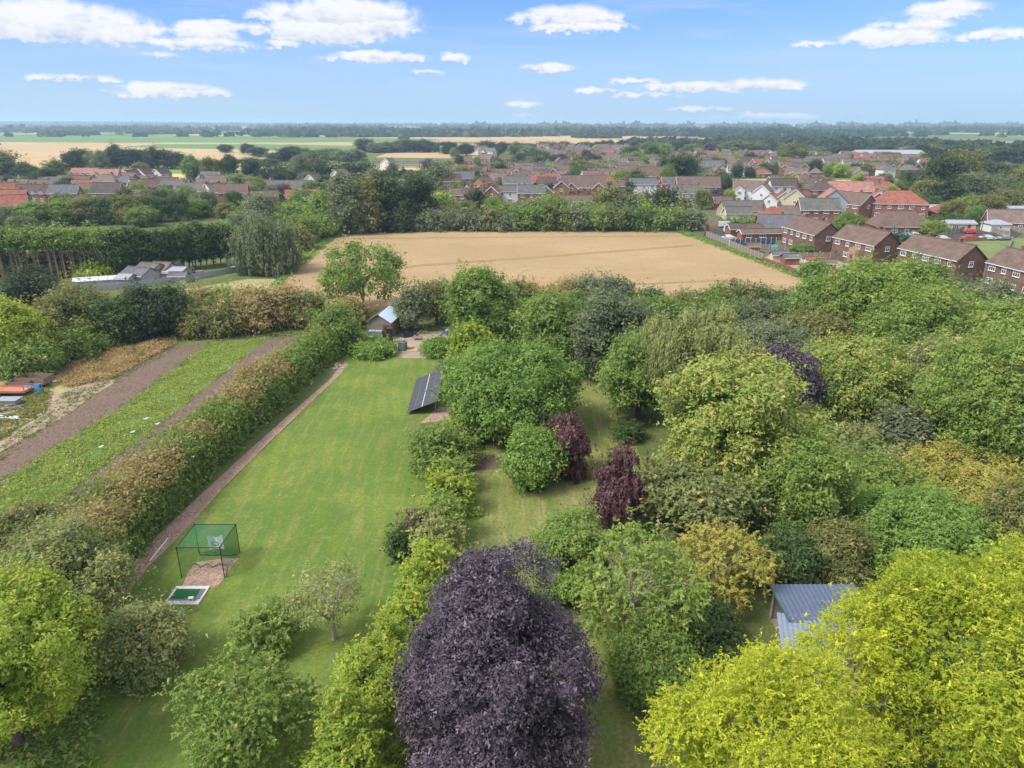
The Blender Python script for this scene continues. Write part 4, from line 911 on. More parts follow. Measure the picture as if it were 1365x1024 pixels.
# ---- foreground and garden
tree('field_maple_tree', 8, 1075, 783, 240, 'lime', 'bright lime green tree filling the bottom left corner', lobes=46, lobe=.30, cover=2.4, leafpx=4.4, twigs=1)
tree('ash_tree', 68, 895, 712, 190, 'birch', 'dull grey-green tree behind the lime green corner tree', lobes=40, lobe=.3, leafpx=4)
tree('shrub', 40, 760, 690, 150, 'olive', 'olive shrub at the left edge above the lime green tree', cat='shrub', leafpx=4, bush=True)
tree('apple_tree', 182, 925, 812, 112, 'birch', 'dark rounded apple tree on the lawn beside the left corner trees', bush=True, leafpx=3.8, lobes=30, twigs=3, cover=1.2, fill=.04)
tree('plum_tree', 352, 884, 806, 84, 'bright', 'small mid green fruit tree standing on the lawn below the golf net', bush=True, leafpx=3.8, cover=1.0, fill=.03, style='frond', twigs=3, lobes=30)
tree('apple_tree', 440, 880, 756, 100, 'birch', 'sparse twiggy fruit tree with thin pale leaves near the middle hedge', cover=.42, leafpx=3.6, fill=.0, lobes=34, lobe=.26, twigs=5, limbs=22, bk=bark_pale, trunkshow=.3, reach=1.05)
tree('pear_tree', 322, 1075, 888, 165, 'bright', 'fruit tree at the bottom edge left of the yellow-green hedge', bush=True, leafpx=3.8, lobes=40, lobe=.28, cover=.8, fill=.02, twigs=3, style='frond')
tree('purple_maple_tree', 655, 1120, 735, 258, 'purple', 'large dark purple tree at the bottom centre', lobes=70, lobe=.24, cover=2.1, leafpx=3.9, maxn=90000, bush=True, rough=1.05, egg=.32)
tree('hornbeam_tree', 757, 818, 690, 104, 'mid', 'dark green round-topped young tree right above the purple tree', leafpx=3.8, lobes=26, lobe=.33, trunkshow=.1, bush=True)
tree('sycamore_tree', 682, 604, 457, 172, 'laurel', 'great round bright green tree beside the solar panels', rough=.55, lobes=95, lobe=.2, cover=2.5, leafpx=4, trunkshow=.03, zbot=-.85, maxn=60000)
tree('laurel_bush', 710, 660, 578, 66, 'laurel', 'neat bright green egg-shaped bush below the great round tree', cat='bush', bush=True, leafpx=3.4, cover=2.3, lobe=.42)
tree('weeping_purple_beech', 755, 645, 548, 64, 'copper', 'weeping purple tree leaning against the egg-shaped bush', style='weep', leafpx=3.2, bush=True, cover=1.4, twigs=3, bk=bark_pale, lobe=.36, limbs=12, reach=1.15)
tree('weeping_purple_beech', 824, 716, 594, 66, 'copper', 'weeping purple tree with pale bare leader at the middle of the orchard', style='weep', leafpx=3.2, bush=True, cover=1.4, twigs=3, bk=bark_pale, lobe=.36, limbs=12, reach=1.15)
tree('dwarf_shrub', 852, 722, 690, 36, 'deep', 'small dark green shrub at the foot of the second weeping purple tree', cat='shrub', bush=True, leafpx=3.2)
tree('cherry_tree', 742, 508, 395, 84, 'mid', 'mid green tree standing above the far end of the orchard lawn', leafpx=3.6, trunkshow=.06, lobes=34, zbot=-.8)
tree('whitebeam_tree', 808, 522, 392, 104, 'grey', 'silvery grey-green tree right of the mid green one', leafpx=3.6, trunkshow=.06, lobes=36, zbot=-.8)
tree('hazel_tree', 852, 572, 440, 98, 'mid', 'green spreading tree left of the weeping birch', leafpx=3.7, trunkshow=.05, lobes=40, zbot=-.8, lobe=.3)
tree('silver_birch_tree', 928, 612, 398, 150, 'birch', 'tall pale weeping birch in the middle of the right side', style='weep', leafpx=3.3, trunkshow=.1, lobes=48, lobe=.27, cover=1.8, bk=bark_pale, limbs=16, maxn=60000, aspect=.45)
tree('phormium', 840, 592, 566, 34, 'deep', 'dark strappy clump at the foot of the spreading green tree', cat='shrub', bush=True, style='frond', leafpx=3.5, aspect=.25)
tree('norway_maple_tree', 972, 690, 480, 190, 'maple', 'yellow-tinged green maple with lumpy crown right of centre', lobes=58, lobe=.23, cover=2.4, leafpx=4.2, trunkshow=.04, rough=1.6, maxn=60000)
tree('elder_tree', 1070, 735, 575, 104, 'bright', 'mid green tree joined to the right side of the lumpy maple', lobes=34, lobe=.27, leafpx=4.1, trunkshow=.04)
tree('pear_tree', 935, 740, 620, 170, 'birch', 'wide pale olive tree below the lumpy maple', lobes=40, lobe=.28, leafpx=3.9, cover=1.7, trunkshow=.1, twigs=3, bk=bark_pale, style='frond')
tree('golden_cherry_tree', 962, 830, 706, 128, 'amber', 'amber and yellow leaved small tree above the yellow giant', leafpx=3.9, cover=1.0, style='frond', fill=.04, lobes=34, lobe=.28, bk=bark_pale, twigs=4, limbs=18, trunkshow=.15)
tree('weeping_cherry_tree', 838, 905, 712, 168, 'bright', 'loose light green weeping tree with pale bare twigs', style='frond', cover=.7, fill=.01, leafpx=3.8, lobes=44, lobe=.28, bk=bark_pale, twigs=6, limbs=26, trunkshow=.15, reach=1.08)
tree('holly_bush', 935, 885, 800, 100, 'deep', 'dark green bush under the amber tree', cat='bush', bush=True, leafpx=3.9)
tree('holly_bush', 868, 960, 838, 110, 'mid', 'green bush under the loose weeping tree', cat='bush', bush=True, leafpx=4)
tree('golden_ash_tree', 1015, 1330, 872, 330, 'yellow', 'loose yellow-green tree at the bottom edge left of the blue-roofed shed', style='frond', lobes=70, lobe=.22, cover=1.5, leafpx=4.3, maxn=80000, limbs=26, twigs=3, trunkshow=.12, fill=.06, rough=1.3, bk=bark_pale, aspect=.42, spray=8, egg=.35)
tree('golden_ash_tree', 1292, 1130, 730, 372, 'yellow', 'giant bright yellow tree filling the bottom right corner', style='frond', lobes=90, lobe=.20, cover=1.45, leafpx=4.3, maxn=110000, limbs=26, twigs=3, trunkshow=.12, fill=.08, rough=1.2, bk=bark_pale, aspect=.42, spray=8, egg=0)
tree('golden_ash_sapling', 1110, 1060, 815, 130, 'yellow', 'thin yellow tree partly veiling the pale blue roof', style='frond', lobes=34, lobe=.28, cover=.7, leafpx=4.3, limbs=20, twigs=4, fill=.0, bk=bark_pale, aspect=.42, spray=8)
tree('laurel_bush', 1238, 800, 664, 208, 'laurel', 'broad smooth dome of green laurel behind the giant yellow trees', cat='bush', bush=True, leafpx=3.8, lobes=120, lobe=.17, cover=2.3, rough=.5, maxn=50000)
tree('hazel_bush', 1350, 770, 648, 90, 'olive', 'olive bush at the right edge beside the laurel dome', cat='bush', bush=True, leafpx=3.9)
tree('goldenrod_thicket', 1290, 690, 612, 165, 'amber', 'thicket with dull yellow tips above the laurel dome', cat='thicket', bush=True, leafpx=3.6, lobes=44, lobe=.26, cover=1.7)
tree('willow_bush', 1128, 560, 452, 148, 'maple', 'large dome-shaped olive willow right of the purple plum', cat='bush', bush=True, leafpx=3.2, lobes=100, lobe=.19, cover=2.0, rough=.6, maxn=50000)
tree('willow_tree', 1262, 570, 450, 120, 'birch', 'pale green willow between the olive dome and the wide tree at right', bush=True, leafpx=3.4, lobes=36)
tree('oak_tree', 1322, 640, 438, 195, 'bright', 'wide green tree with yellow-green top at the right edge', bush=True, leafpx=3.8, lobes=64, lobe=.25, cover=2.0, maxn=55000)
tree('purple_plum_tree', 1048, 565, 468, 70, 'purple', 'blackish purple tree behind the lumpy maple', bush=True, leafpx=3.5)
tree('elaeagnus_bush', 1212, 605, 545, 70, 'grey', 'silvery bush in front of the wide green tree', cat='bush', bush=True, leafpx=3.5, style='frond')
tree('poplar_tree', 1160, 470, 352, 150, 'bright', 'bright green tree hiding the third pair of houses', bush=True, leafpx=3.4, lobes=50, lobe=.25)
tree('poplar_tree', 1100, 450, 372, 84, 'mid', 'mid green tree at the corner of the wheat field', bush=True, leafpx=3.4, lobes=30)
tree('aspen_tree', 1218, 500, 384, 120, 'bright', 'yellowish green tree right of the bright one hiding houses', bush=True, leafpx=3.4, lobes=44, lobe=.25)
tree('aspen_tree', 1262, 478, 396, 100, 'bright', 'third of the bright trees under the brown brick houses', bush=True, leafpx=3.4, lobes=36)
tree('poplar_tree', 1222, 452, 354, 90, 'mid', 'tree with its top before the third and second pairs of houses', bush=True, leafpx=3.3, lobes=36)
tree('elm_tree', 1318, 452, 384, 120, 'grey', 'greyish green tree before the nearest pair of houses', bush=True, leafpx=3.4, lobes=40)
tree('aspen_tree', 1345, 520, 412, 130, 'bright', 'bright green tree at the right edge above the wide one', bush=True, leafpx=3.5, lobes=40)
tree('sallow_bush', 1022, 500, 432, 110, 'grey', 'greyish bush right of the weeping birch top', cat='bush', bush=True, leafpx=3.4, lobes=34)
tree('sallow_bush', 1092, 470, 420, 90, 'olive', 'low olive bush between birch and willow dome', cat='bush', bush=True, leafpx=3.4)
tree('bramble_thicket', 1150, 640, 575, 165, 'birch', 'bramble thicket in the clearing below the willow dome', cat='thicket', bush=True, leafpx=3.5, lobes=60, lobe=.2, hmax=1.8, cover=1.8)
tree('bramble_thicket', 1185, 690, 625, 150, 'bright', 'darker bramble thicket left of the laurel dome', cat='thicket', bush=True, leafpx=3.6, lobes=50, lobe=.24, hmax=2.6, cover=1.8)
tree('elder_bush', 1048, 800, 715, 90, 'deep', 'dark bush behind the blue-roofed shed', cat='bush', bush=True, leafpx=3.8)
tree('elder_bush', 1112, 790, 700, 90, 'olive', 'dull bush at the top corner of the blue-roofed shed', cat='bush', bush=True, leafpx=3.8)
# ---- middle
tree('cherry_tree', 640, 480, 364, 84, 'mid', 'green tree to the right of the yard behind the solar panels', leafpx=3.4, trunkshow=.06, zbot=-.8)
tree('cherry_tree', 672, 478, 404, 60, 'bright', 'lighter green tree just behind the great round tree', leafpx=3.4, bush=True)
tree('acacia_tree', 628, 500, 434, 54, 'lime', 'pale lime small tree between yard and great round tree', leafpx=3.3, bush=True, style='frond')
tree('eucalyptus_tree', 550, 445, 384, 40, 'grey', 'grey-green tree right of the timber shed', leafpx=3.1, trunkshow=.1)
tree('hawthorn_tree', 581, 436, 376, 42, 'olive', 'dark olive tree right of the grey-green tree by the shed', leafpx=3.1, trunkshow=.12)
tree('oak_tree', 483, 425, 325, 110, 'mid', 'tall tree behind the shed with the wheat showing through its crown', leafpx=3.2, cover=1.45, fill=.0, lobes=38, lobe=.24, trunkshow=.16, limbs=20, twigs=2, zbot=-.9)
tree('hawthorn_bush', 470, 440, 398, 50, 'rust', 'rusty hawthorn bush at the left of the shed', cat='bush', bush=True, leafpx=3.2)
tree('hawthorn_bush', 450, 470, 410, 60, 'hedge', 'green bush at the top end of the long hedge', cat='bush', bush=True, leafpx=3.3)
tree('weeping_willow_tree', 352, 370, 290, 86, 'grey', 'big rounded weeping willow at the left corner of the wheat field', style='weep', leafpx=3.0, bush=True, lobes=44, lobe=.3, cover=2.0, aspect=.45)
# hedgerow shrubs: (px, bottom, top, width, leaf, label)
SH = [(608,425,384,48,'olive','olive shrub, first right of the tree by the yard'),(690,428,376,44,'olive','olive shrub in the hedgerow left of the dark bramble'),(715,424,380,44,'rust','rusty shrub in the hedgerow at the wheat edge'),(752,422,376,60,'rust','browner shrub under the middle of the wheat edge'),
 (725,440,398,50,'bright','bright shrub behind the cherry top'),(795,425,374,58,'grey','greyish willow rising into the wheat left of centre'),(828,420,372,46,'grey','second greyish willow rising into the wheat'),(868,420,386,40,'deep','dark green shrub at the gap beside the dead stem'),
 (776,430,392,50,'mid','green shrub between greyish willows and brown one'),(915,425,390,50,'olive','olive shrub right of the gap'),(950,424,388,60,'mid','green shrub right of the gap in the hedgerow'),(985,424,378,70,'olive','olive shrub with rusty tips near the field corner'),
 (1030,428,388,70,'deep','dark shrub at the right end of the near wheat edge'),(900,440,404,60,'hedge','shrub behind the birch top'),(1010,446,400,60,'grey','grey shrub before the dark one at the wheat edge'),(1060,440,398,50,'mid','green shrub at the wheat corner'),(965,440,406,60,'mid','green shrub behind the birch, right of its top'),(860,440,400,60,'hedge','shrub between whitebeam and birch tops')]
for a in SH: tree('hedgerow_shrub', *a[:5], a[5], cat='shrub', bush=True, leafpx=3.1, cover=1.7, lobes=22, maxn=12000, group='shrubs in the hedgerow before the wheat')
# left side trees and shrubs
SL = [(36,408,360,68,'dark','dark round tree by the gate of the glasshouse plot'),(88,470,386,96,'olive','big olive shrub above the trailers'),(20,500,396,90,'lime','yellowish shrub at the left edge above the trailers'),(36,510,455,80,'mid','green bramble shrub behind the trailers'),
 (95,484,440,70,'hedge','dark bramble shrub right of the trailers'),(158,462,396,70,'deep','dark shrub in the hedge behind the dry weeds'),(200,456,388,64,'dark','darker shrub in the hedge left of the blue box'),(232,448,386,50,'deep','dark shrub behind the blue box'),
 (127,376,354,42,'lime','small yellow-green bush beside the glasshouse'),(262,452,410,52,'olive','olive bush right of the blue box'),(298,450,402,60,'olive','second olive bush right of the blue box'),(335,446,388,66,'rust','rusty shrub at the top of the crop bed'),(378,440,384,60,'rust','rusty brown shrub left of the tall tree'),(410,440,392,50,'olive','olive shrub between rusty shrubs and tall tree'),(255,430,388,50,'rust','brownish shrub behind the olive bushes'),(295,425,392,60,'hedge','green shrub behind the olive bushes')]
for a in SL: tree('hedge_shrub', *a[:5], a[5], cat='shrub', bush=True, leafpx=3.2, cover=1.8, lobes=26, maxn=16000, group='shrubs round the allotment')
SM = [(374,350,322,36,'mid','shrub on the left margin of the wheat, middle one'),(396,335,306,38,'olive','olive shrub on the left margin of the wheat'),(384,348,324,24,'lime','light shrub next to the weeping willow'),(398,326,290,48,'hedge','green shrub above the left margin of the wheat'),(372,318,284,40,'deep','dark shrub above the weeping willow'),(428,318,290,38,'mid','green shrub near the far left corner of the wheat'),(448,306,284,28,'deep','dark shrub at the far left corner of the wheat'),
 (350,300,262,44,'grey','grey-green tree behind the weeping willow'),(395,300,272,40,'mid','mid green tree beyond the willow'),(330,310,285,40,'grey','greyish shrub left of the weeping willow')]
for a in SM: tree('margin_shrub', *a[:5], a[5], cat='shrub', bush=True, leafpx=3.0, cover=1.8, lobes=22, maxn=9000, group='shrubs along the left side of the wheat')
BIG = [(434,308,258,42,'bright','bright green tree left of the tall grey-green one'),(464,314,234,46,'grey','tall grey-green tree at the far left corner of the wheat'),(492,312,240,30,'olive','brownish green tree between tall grey one and the dark ones'),(524,310,236,58,'dark','big dark tree beyond the far edge of the wheat'),(560,306,240,44,'dark','second big dark tree beyond the wheat'),(590,296,260,34,'bright','bright light green tree right of the dark ones'),(637,288,254,26,'dark','dark conical tree before the gabled houses'),(584,256,222,30,'grey','round grey-green tree left of the town'),(410,292,262,34,'deep','dark green tree beyond the bright one')]
for a in BIG: tree('tree', *a[:5], a[5], cat='tree', bush=True, leafpx=2.9, cover=1.9, lobes=26, maxn=9000)
# far edge of the wheat
rr = random.Random(77)
x = 532
EK = [('grey',)]
i = 0
while x < 935:
    w_ = rr.uniform(26, 44); lf = 'grey' if x < 640 else rr.choice(['deep', 'olive', 'mid', 'olive', 'grey', 'rust', 'hedge'])
    wh = 'below the dark trees' if x < 600 else 'below the brick gables' if x < 690 else 'below the slate roofed semis' if x < 780 else 'below the pale slate roof' if x < 870 else 'below the white fronted house'
    nm = {'grey': 'grey-leaved', 'deep': 'deep green', 'olive': 'olive', 'mid': 'mid green', 'rust': 'rusty brown', 'hedge': 'leafy green'}[lf]; i += 1
    tree('field_edge_shrub', x, 309 if x > 540 else 308, 281+rr.uniform(-4, 5)-(4 if x > 700 else 0), w_, lf, f"{nm} shrub at the far edge of the wheat, {wh}", cat='shrub', bush=True, leafpx=2.9, cover=1.7, lobes=16, maxn=5000, group='shrubs along the far edge of the wheat')
    x += w_*.62
for a in [(735,300,262,44,'mid','round tree above the far wheat edge before the wide brown roof'),(775,296,272,40,'mid','green tree before the pub-like building'),(812,296,252,44,'olive','olive green tree left of the pale slate roof'),(843,298,256,46,'grey','grey-green tree before the pale slate roof'),(884,298,254,38,'dark','tall dark tree beside the white fronted house'),(860,303,264,20,'lime','golden conifer in the field edge'),(912,300,262,18,'olive','small olive tree before the white front'),(800,303,276,36,'hedge','leafy tree above the field edge'),(700,298,270,40,'grey','willow-like tree at the far edge before the semis')]:
    tree('tree', *a[:5], a[5], cat='tree', bush=True, leafpx=2.9, cover=1.8, lobes=18, maxn=6000, style='cone' if 'conifer' in a[5] else 'round')
# ---- tall conifer screen at the left
A, Bp, Cc = G(-40, 371), G(150, 371), G(318, 350)
rngc = np.random.default_rng(5)
def conifer_lib(i, bare):
    rng = np.random.default_rng(300+i+bare*50); r_ = dict(rx=1.7, ry=1.7, rz=1.25 if bare else 4.3, leaf=.42, cover=1.5, lobes=22 if bare else 34, lobe=.34 if bare else .26, zbot=-.8)
    V, F, t, o, C, lr = crown_leaves(rng, **r_); me = mesh_np('crown', V, F, {'tint': t, 'odd': o}); me.materials.append(LEAF['hedge']); 
    if not bare: me.materials[0] = LEAF['deep']
    b = MB(); b.tube([(0, 0, -.1), (.05, 0, 5), (0, 0, 8.8)], [.17, .13, .05], 6); br = MB()
    for k in range(44 if bare else 12):
        z = rng.uniform(.8, 7); a_ = rng.uniform(0, 6.28); l_ = rng.uniform(.5, 1.5); br.tube([(0, 0, z), (math.cos(a_)*l_, math.sin(a_)*l_, z+rng.uniform(-.2, .5))], [.035, .012], 3)
    return me, b.mesh('trunk', bark_pine), br.mesh('dead_branches', bark_pine)
CLB = [(conifer_lib(i, True), conifer_lib(i, False)) for i in range(3)]
n1, n2 = 44, 28
for i in range(n1+n2):
    bare = i < n1; p = A.lerp(Bp, i/n1) if bare else Bp.lerp(Cc, (i-n1)/n2)
    me, tm, bm_ = CLB[i % 3][0 if bare else 1]; s_ = rr.uniform(.88, 1.12)*(1.0 if bare else 1.03)
    q = empty('conifer_tree', (p.x+rr.uniform(-.6, .6), p.y+rr.uniform(-1.2, 1.2), 0), rr.uniform(0, 6.28)); q.scale = (s_, s_, s_*(1 if bare else .96))
    tag(q, 'tall conifer with bare pinkish trunk and green top at the left' if bare else 'tall dark conifer green nearly to the ground, right of the bare ones', 'conifer', 'bare-stemmed conifers of the screen' if bare else 'leafy conifers of the screen')
    obj('crown', me, q, (0, 0, 8.0 if bare else 5.0)); obj('trunk', tm, q)
    if bare: obj('dead_branches', bm_, q)
# second row of the dark trunks behind
for i in range(30):
    p = A.lerp(Bp, i/30); q = empty('conifer_tree', (p.x+rr.uniform(-.8, .8), p.y+3.2+rr.uniform(-.7, .7), 0), rr.uniform(0, 6.28)); me, tm, bm_ = CLB[i % 3][0]
    tag(q, 'conifer in the back row of the bare-stemmed screen', 'conifer', 'back row of the conifer screen'); obj('crown', me, q, (0, 0, 8.0)); obj('trunk', tm, q); obj('dead_branches', bm_, q)
hedge('screen_hedge', [(-40,366),(60,366),(155,366)], 4, 4.2, 'dark', 'dark scrub behind the bare conifer trunks', 71, leafpx=3)
# belt of broadleaf trees behind the screen, left
BB = [(12,306,276,50,'grey'),(45,305,270,56,'mid'),(80,303,268,54,'mid'),(112,302,266,50,'olive'),(145,300,262,52,'deep'),(176,300,262,50,'olive'),(205,298,264,44,'deep'),(238,296,258,28,'deep'),(218,292,256,24,'dark'),(262,292,268,36,'mid'),(280,288,256,24,'grey'),(314,288,256,28,'deep'),(300,292,272,30,'olive'),(335,292,268,30,'mid'),(30,318,290,40,'grey'),(190,304,276,40,'mid'),(360,288,262,24,'grey'),(325,300,280,30,'mid')]
nm = {'grey': 'greyish', 'mid': 'mid green', 'olive': 'olive', 'deep': 'deep green', 'dark': 'dark', 'bright': 'bright green', 'lime': 'lime green', 'purple': 'dark purple', 'birch': 'pale green', 'hedge': 'leafy green', 'rust': 'rusty', 'yellow': 'yellow'}
wx = lambda x: 'at the left edge' if x < 60 else 'above the bare conifer trunks' if x < 160 else 'above the leafy conifers' if x < 250 else 'left of the weeping willow'
for a in BB: FT('belt_tree', *a, f"{nm[a[4]]} tree in the belt below the left village, {wx(a[0])}", 'trees in the belt below the left village', 'fine')
# trees in and around the villages
VT = [(4,242,198,36,'olive'),(14,246,216,30,'dark'),(36,246,217,32,'deep'),(60,250,226,36,'dark'),(76,243,212,24,'olive'),(98,232,202,28,'dark'),(113,222,198,30,'dark'),(122,226,203,20,'olive'),(136,228,202,22,'grey'),(155,226,194,28,'dark'),(170,226,198,26,'dark'),(186,225,200,24,'dark'),(205,226,197,24,'dark'),(222,226,200,24,'dark'),(238,226,202,24,'dark'),(186,233,217,22,'olive'),(32,254,241,24,'olive'),
 (258,244,208,30,'mid'),(280,246,212,26,'olive'),(307,236,207,24,'dark'),(292,244,214,22,'deep'),(335,240,215,26,'dark'),(322,250,232,26,'mid'),(300,204,193,22,'dark'),(330,206,192,20,'dark'),(345,210,196,22,'dark'),(276,246,230,16,'dark')]
for a in VT: FT('village_tree', *a, f"{nm[a[4]]} tree {'beside the red roofed farm' if a[0]<250 and a[0]>90 else 'at the left edge by the village' if a[0]<90 else 'at the right end of the left village'}", 'trees about the left village', rr.choice(['fine', 'fine', 'tall']))
for a in [(380,270,246,20,'purple'),(433,260,232,20,'dark'),(402,246,208,30,'grey'),(420,232,203,30,'grey'),(385,216,196,30,'dark'),(440,213,198,26,'grey'),(460,216,201,26,'grey'),(425,250,236,20,'lime'),(407,252,231,24,'grey'),(372,250,230,18,'dark'),(388,250,228,18,'dark'),(570,232,212,16,'purple'),(538,238,222,8,'dark'),(524,238,215,14,'grey'),(498,252,226,22,'grey'),(555,254,228,28,'grey'),(440,276,246,26,'dark'),(410,280,255,30,'grey'),(365,268,248,26,'grey'),(480,260,236,26,'deep'),(600,300,274,30,'olive'),(655,290,264,28,'mid'),(620,292,268,26,'olive'),(675,298,270,34,'mid')]:
    FT('tree', *a, f"{nm[a[4]]} tree {'left of the yellow fields and barns' if a[0] < 480 else 'between the yellow fields and the town'}", 'trees between village and town', 'cone' if a[3] < 10 else rr.choice(['fine', 'tall', 'round']))
# clipped dark conifer hedge and orchards beyond
hedge('conifer_hedge', [(350,241),(425,240),(498,234)], 4, 6.5, 'dark', 'long dark clipped conifer hedge before the yellow fields', 51, leafpx=2.8, wob=.05, taper=0)
TT = [(612,232,206,14,'deep'),(600,206,190,26,'dark'),(622,208,192,24,'dark'),(650,203,188,26,'dark'),(672,206,190,26,'dark'),(690,208,190,30,'grey'),(710,212,196,26,'grey'),(700,222,204,34,'dark'),(716,216,204,20,'dark'),(744,221,206,28,'dark'),(733,241,219,18,'lime'),(780,222,201,16,'purple'),(790,228,206,26,'dark'),(778,240,214,36,'olive'),(794,246,229,14,'dark'),(770,246,222,26,'deep'),(815,226,212,14,'lime'),(814,224,216,20,'lime'),(835,203,198,8,'lime'),(732,263,244,14,'purple'),(705,249,236,14,'mid'),(712,254,240,20,'olive'),(669,258,236,16,'olive'),(660,272,258,20,'deep'),
 (880,216,192,26,'mid'),(868,220,194,20,'deep'),(902,246,208,44,'dark'),(915,240,206,34,'deep'),(890,252,220,22,'mid'),(820,250,232,30,'lime'),(826,256,238,34,'mid'),(850,256,226,22,'deep'),(840,214,196,26,'deep'),(865,208,190,26,'grey'),(925,207,192,20,'olive'),(945,212,190,18,'purple'),(915,212,196,18,'deep'),(960,262,230,20,'deep'),(955,276,252,18,'purple'),(972,272,254,20,'lime'),(936,280,252,22,'olive'),(950,222,212,14,'mid'),
 (1050,222,192,30,'olive'),(1065,220,200,26,'deep'),(1095,222,205,30,'olive'),(1140,218,206,24,'deep'),(1130,222,210,16,'lime'),(1050,262,236,32,'olive'),(1035,254,240,24,'deep'),(1098,258,237,34,'olive'),(1085,262,244,22,'mid'),(1150,262,237,30,'deep'),(1140,258,242,22,'olive'),(1180,250,232,22,'olive'),(1205,250,228,14,'deep'),(1210,262,240,34,'mid'),(1190,264,246,22,'dark'),(1175,266,250,20,'mid'),(1188,272,248,18,'lime'),
 (1225,262,228,40,'dark'),(1252,268,208,50,'dark'),(1280,266,204,52,'olive'),(1236,272,240,36,'olive'),(1262,282,240,40,'dark'),(1300,276,232,56,'grey'),(1325,272,236,44,'grey'),(1290,290,262,40,'mid'),(1318,292,262,40,'olive'),(1342,284,254,34,'olive'),(1360,262,226,30,'olive'),(1270,296,268,34,'olive'),(1240,284,262,34,'deep'),(1340,242,218,34,'deep'),(1315,240,216,26,'dark'),(1360,240,222,30,'deep'),(1300,300,276,26,'mid'),(1355,272,244,26,'mid'),
 (1216,276,258,30,'mid'),(1130,318,284,38,'mid'),(1150,308,292,28,'olive'),(1181,312,292,16,'dark'),(1245,318,296,36,'bright'),(1285,304,292,20,'mid'),(1070,342,326,28,'mid'),(1082,274,262,16,'dark'),(1009,284,272,14,'mid'),(1300,352,340,16,'bright'),(1140,342,330,14,'mid'),(1035,288,276,18,'mid'),(1225,250,236,20,'dark'),(1120,262,250,20,'mid')]
def tw(a):
    x, y = a[0], a[1]
    if x < 760: return 'on the left side of the town' if y < 240 else 'above the left part of the far wheat edge'
    if x < 870: return 'among the roofs in the middle of the town'
    if x < 970: return 'on the right side of the middle town' if y < 240 else 'near the dormered house'
    if x < 1215: return 'around the yellow field' if y < 270 else 'by the houses beside the wheat'
    return 'in the dark clump at the right' if y < 285 else 'in gardens at the right'
for a in TT: FT('town_tree', *a, f"{nm[a[4]]} tree {tw(a)}", f"{nm[a[4]]} trees {tw(a)}", rr.choice(['fine', 'fine', 'tall', 'round']) if a[3] > 10 else 'cone')
# small garden trees between the roofs
for i in range(290):
    px, py = rr.uniform(590, 1250), rr.triangular(203, 268, 222); lf = rr.choice(['deep', 'dark', 'olive', 'mid', 'mid', 'grey', 'lime', 'dark'])
    if 930 < px and 238 < py < 254: continue
    g_ = G(px, py); hh = rr.uniform(3.5, 9); far_tree('garden_tree', g_.x, g_.y, hh, hh*rr.uniform(.7, 1.1), lf, f"small {nm[lf]} garden tree {'between roofs left of the middle' if px < 760 else 'between roofs mid town' if px < 930 else 'between roofs of the right side'}", f"small {nm[lf]} garden trees in town", rr.choice(['round', 'tall', 'wide']))
for i in range(90):
    px, py = rr.uniform(0, 460), rr.uniform(246, 288); lf = rr.choice(['deep', 'olive', 'mid', 'dark', 'grey']); g_ = G(px, py); hh = rr.uniform(3, 7)
    far_tree('garden_tree', g_.x, g_.y, hh, hh*rr.uniform(.8, 1.2), lf, f"small {nm[lf]} garden tree in the left village", f"small {nm[lf]} garden trees in the left village", rr.choice(['round', 'wide']))
# nearer wood belts beyond the fields, each tree its own
rr = random.Random(31)
for (pts, st, h_, rows, where) in (([(365,214),(480,214)], 11, 10, 2, 'the belt before the yellow fields'), ([(486,204),(595,203)], 11, 14, 3, 'the dark wood left of the town'), ([(330,222),(370,221)], 9, 8, 1, 'the belt before the yellow fields'),
        ([(700,200),(850,200)], 10, 11, 1, 'the belt behind the town'), ([(850,204),(1010,204)], 11, 13, 2, 'the belt behind the town'), ([(1000,210),(1290,210)], 12, 12, 2, 'the wood beyond the big barns'), ([(1290,216),(1420,220)], 12, 12, 2, 'the wood beyond the big barns'), ([(510,235),(600,236)], 8, 6, 1, 'the hedge line left of the town')):
    for (x, y, hh, ww) in belt(pts, st, h_, rows, .6, int(pts[0][0])):
        lf = rr.choice(['dark', 'dark', 'deep', 'grey', 'dark', 'olive']); far_tree('woodland_tree', x, y, hh, ww, lf, f"{nm[lf]} tree in {where}", f"{nm[lf]} trees in {where}", rr.choice(['round', 'tall', 'fine']))
# ---- hedges
hedge('garden_hedge', [(84,814),(138,745),(205,675),(285,600),(358,534),(414,487),(447,466)], [5.2,5.0,4.8,4.6,4.2,3.8,3.2], [4.1,4.2,4.2,4.1,3.9,3.6,3.3], 'hedge', 'long tall hedge with rusty top between allotment and lawn', 61, topm='rust', leafpx=3.7, cover=2.0, wob=.18)
MID = [(468,1090,925,110,'lime','first from the bottom edge'),(500,1010,868,96,'lime','second from the bottom edge'),(527,950,822,84,'lime','third from the bottom edge, yellowest'),(545,900,782,80,'lime','fourth from the bottom edge'),(556,850,752,66,'lime','fifth from the bottom edge'),(572,812,718,70,'lime','just above the purple tree top'),(584,772,690,62,'birch','pale, beside the reddish bush'),(588,730,656,60,'bright','above the reddish bush'),(598,694,630,64,'lime','third from the upper end'),(592,660,604,62,'bright','second from the upper end'),(606,632,584,56,'bright','at the upper end, by the round tree')]
for k_, a in enumerate(MID): tree('hedge_shrub', *a[:5], f"loose green shrub of the middle row, {a[5]}", cat='shrub', bush=True, leafpx=3.7, cover=1.5, fill=.06, lobes=30, lobe=.27, rough=1.6, style='frond' if k_ % 3 != 1 else 'round', twigs=1, yoff=.7, group='shrubs in the middle row between lawn and orchard')
tree('smoke_bush', 552, 735, 678, 30, 'copper', 'small reddish bush at the lawn side of the yellow-green hedge', cat='bush', bush=True, leafpx=3.4, cover=.7, fill=0)
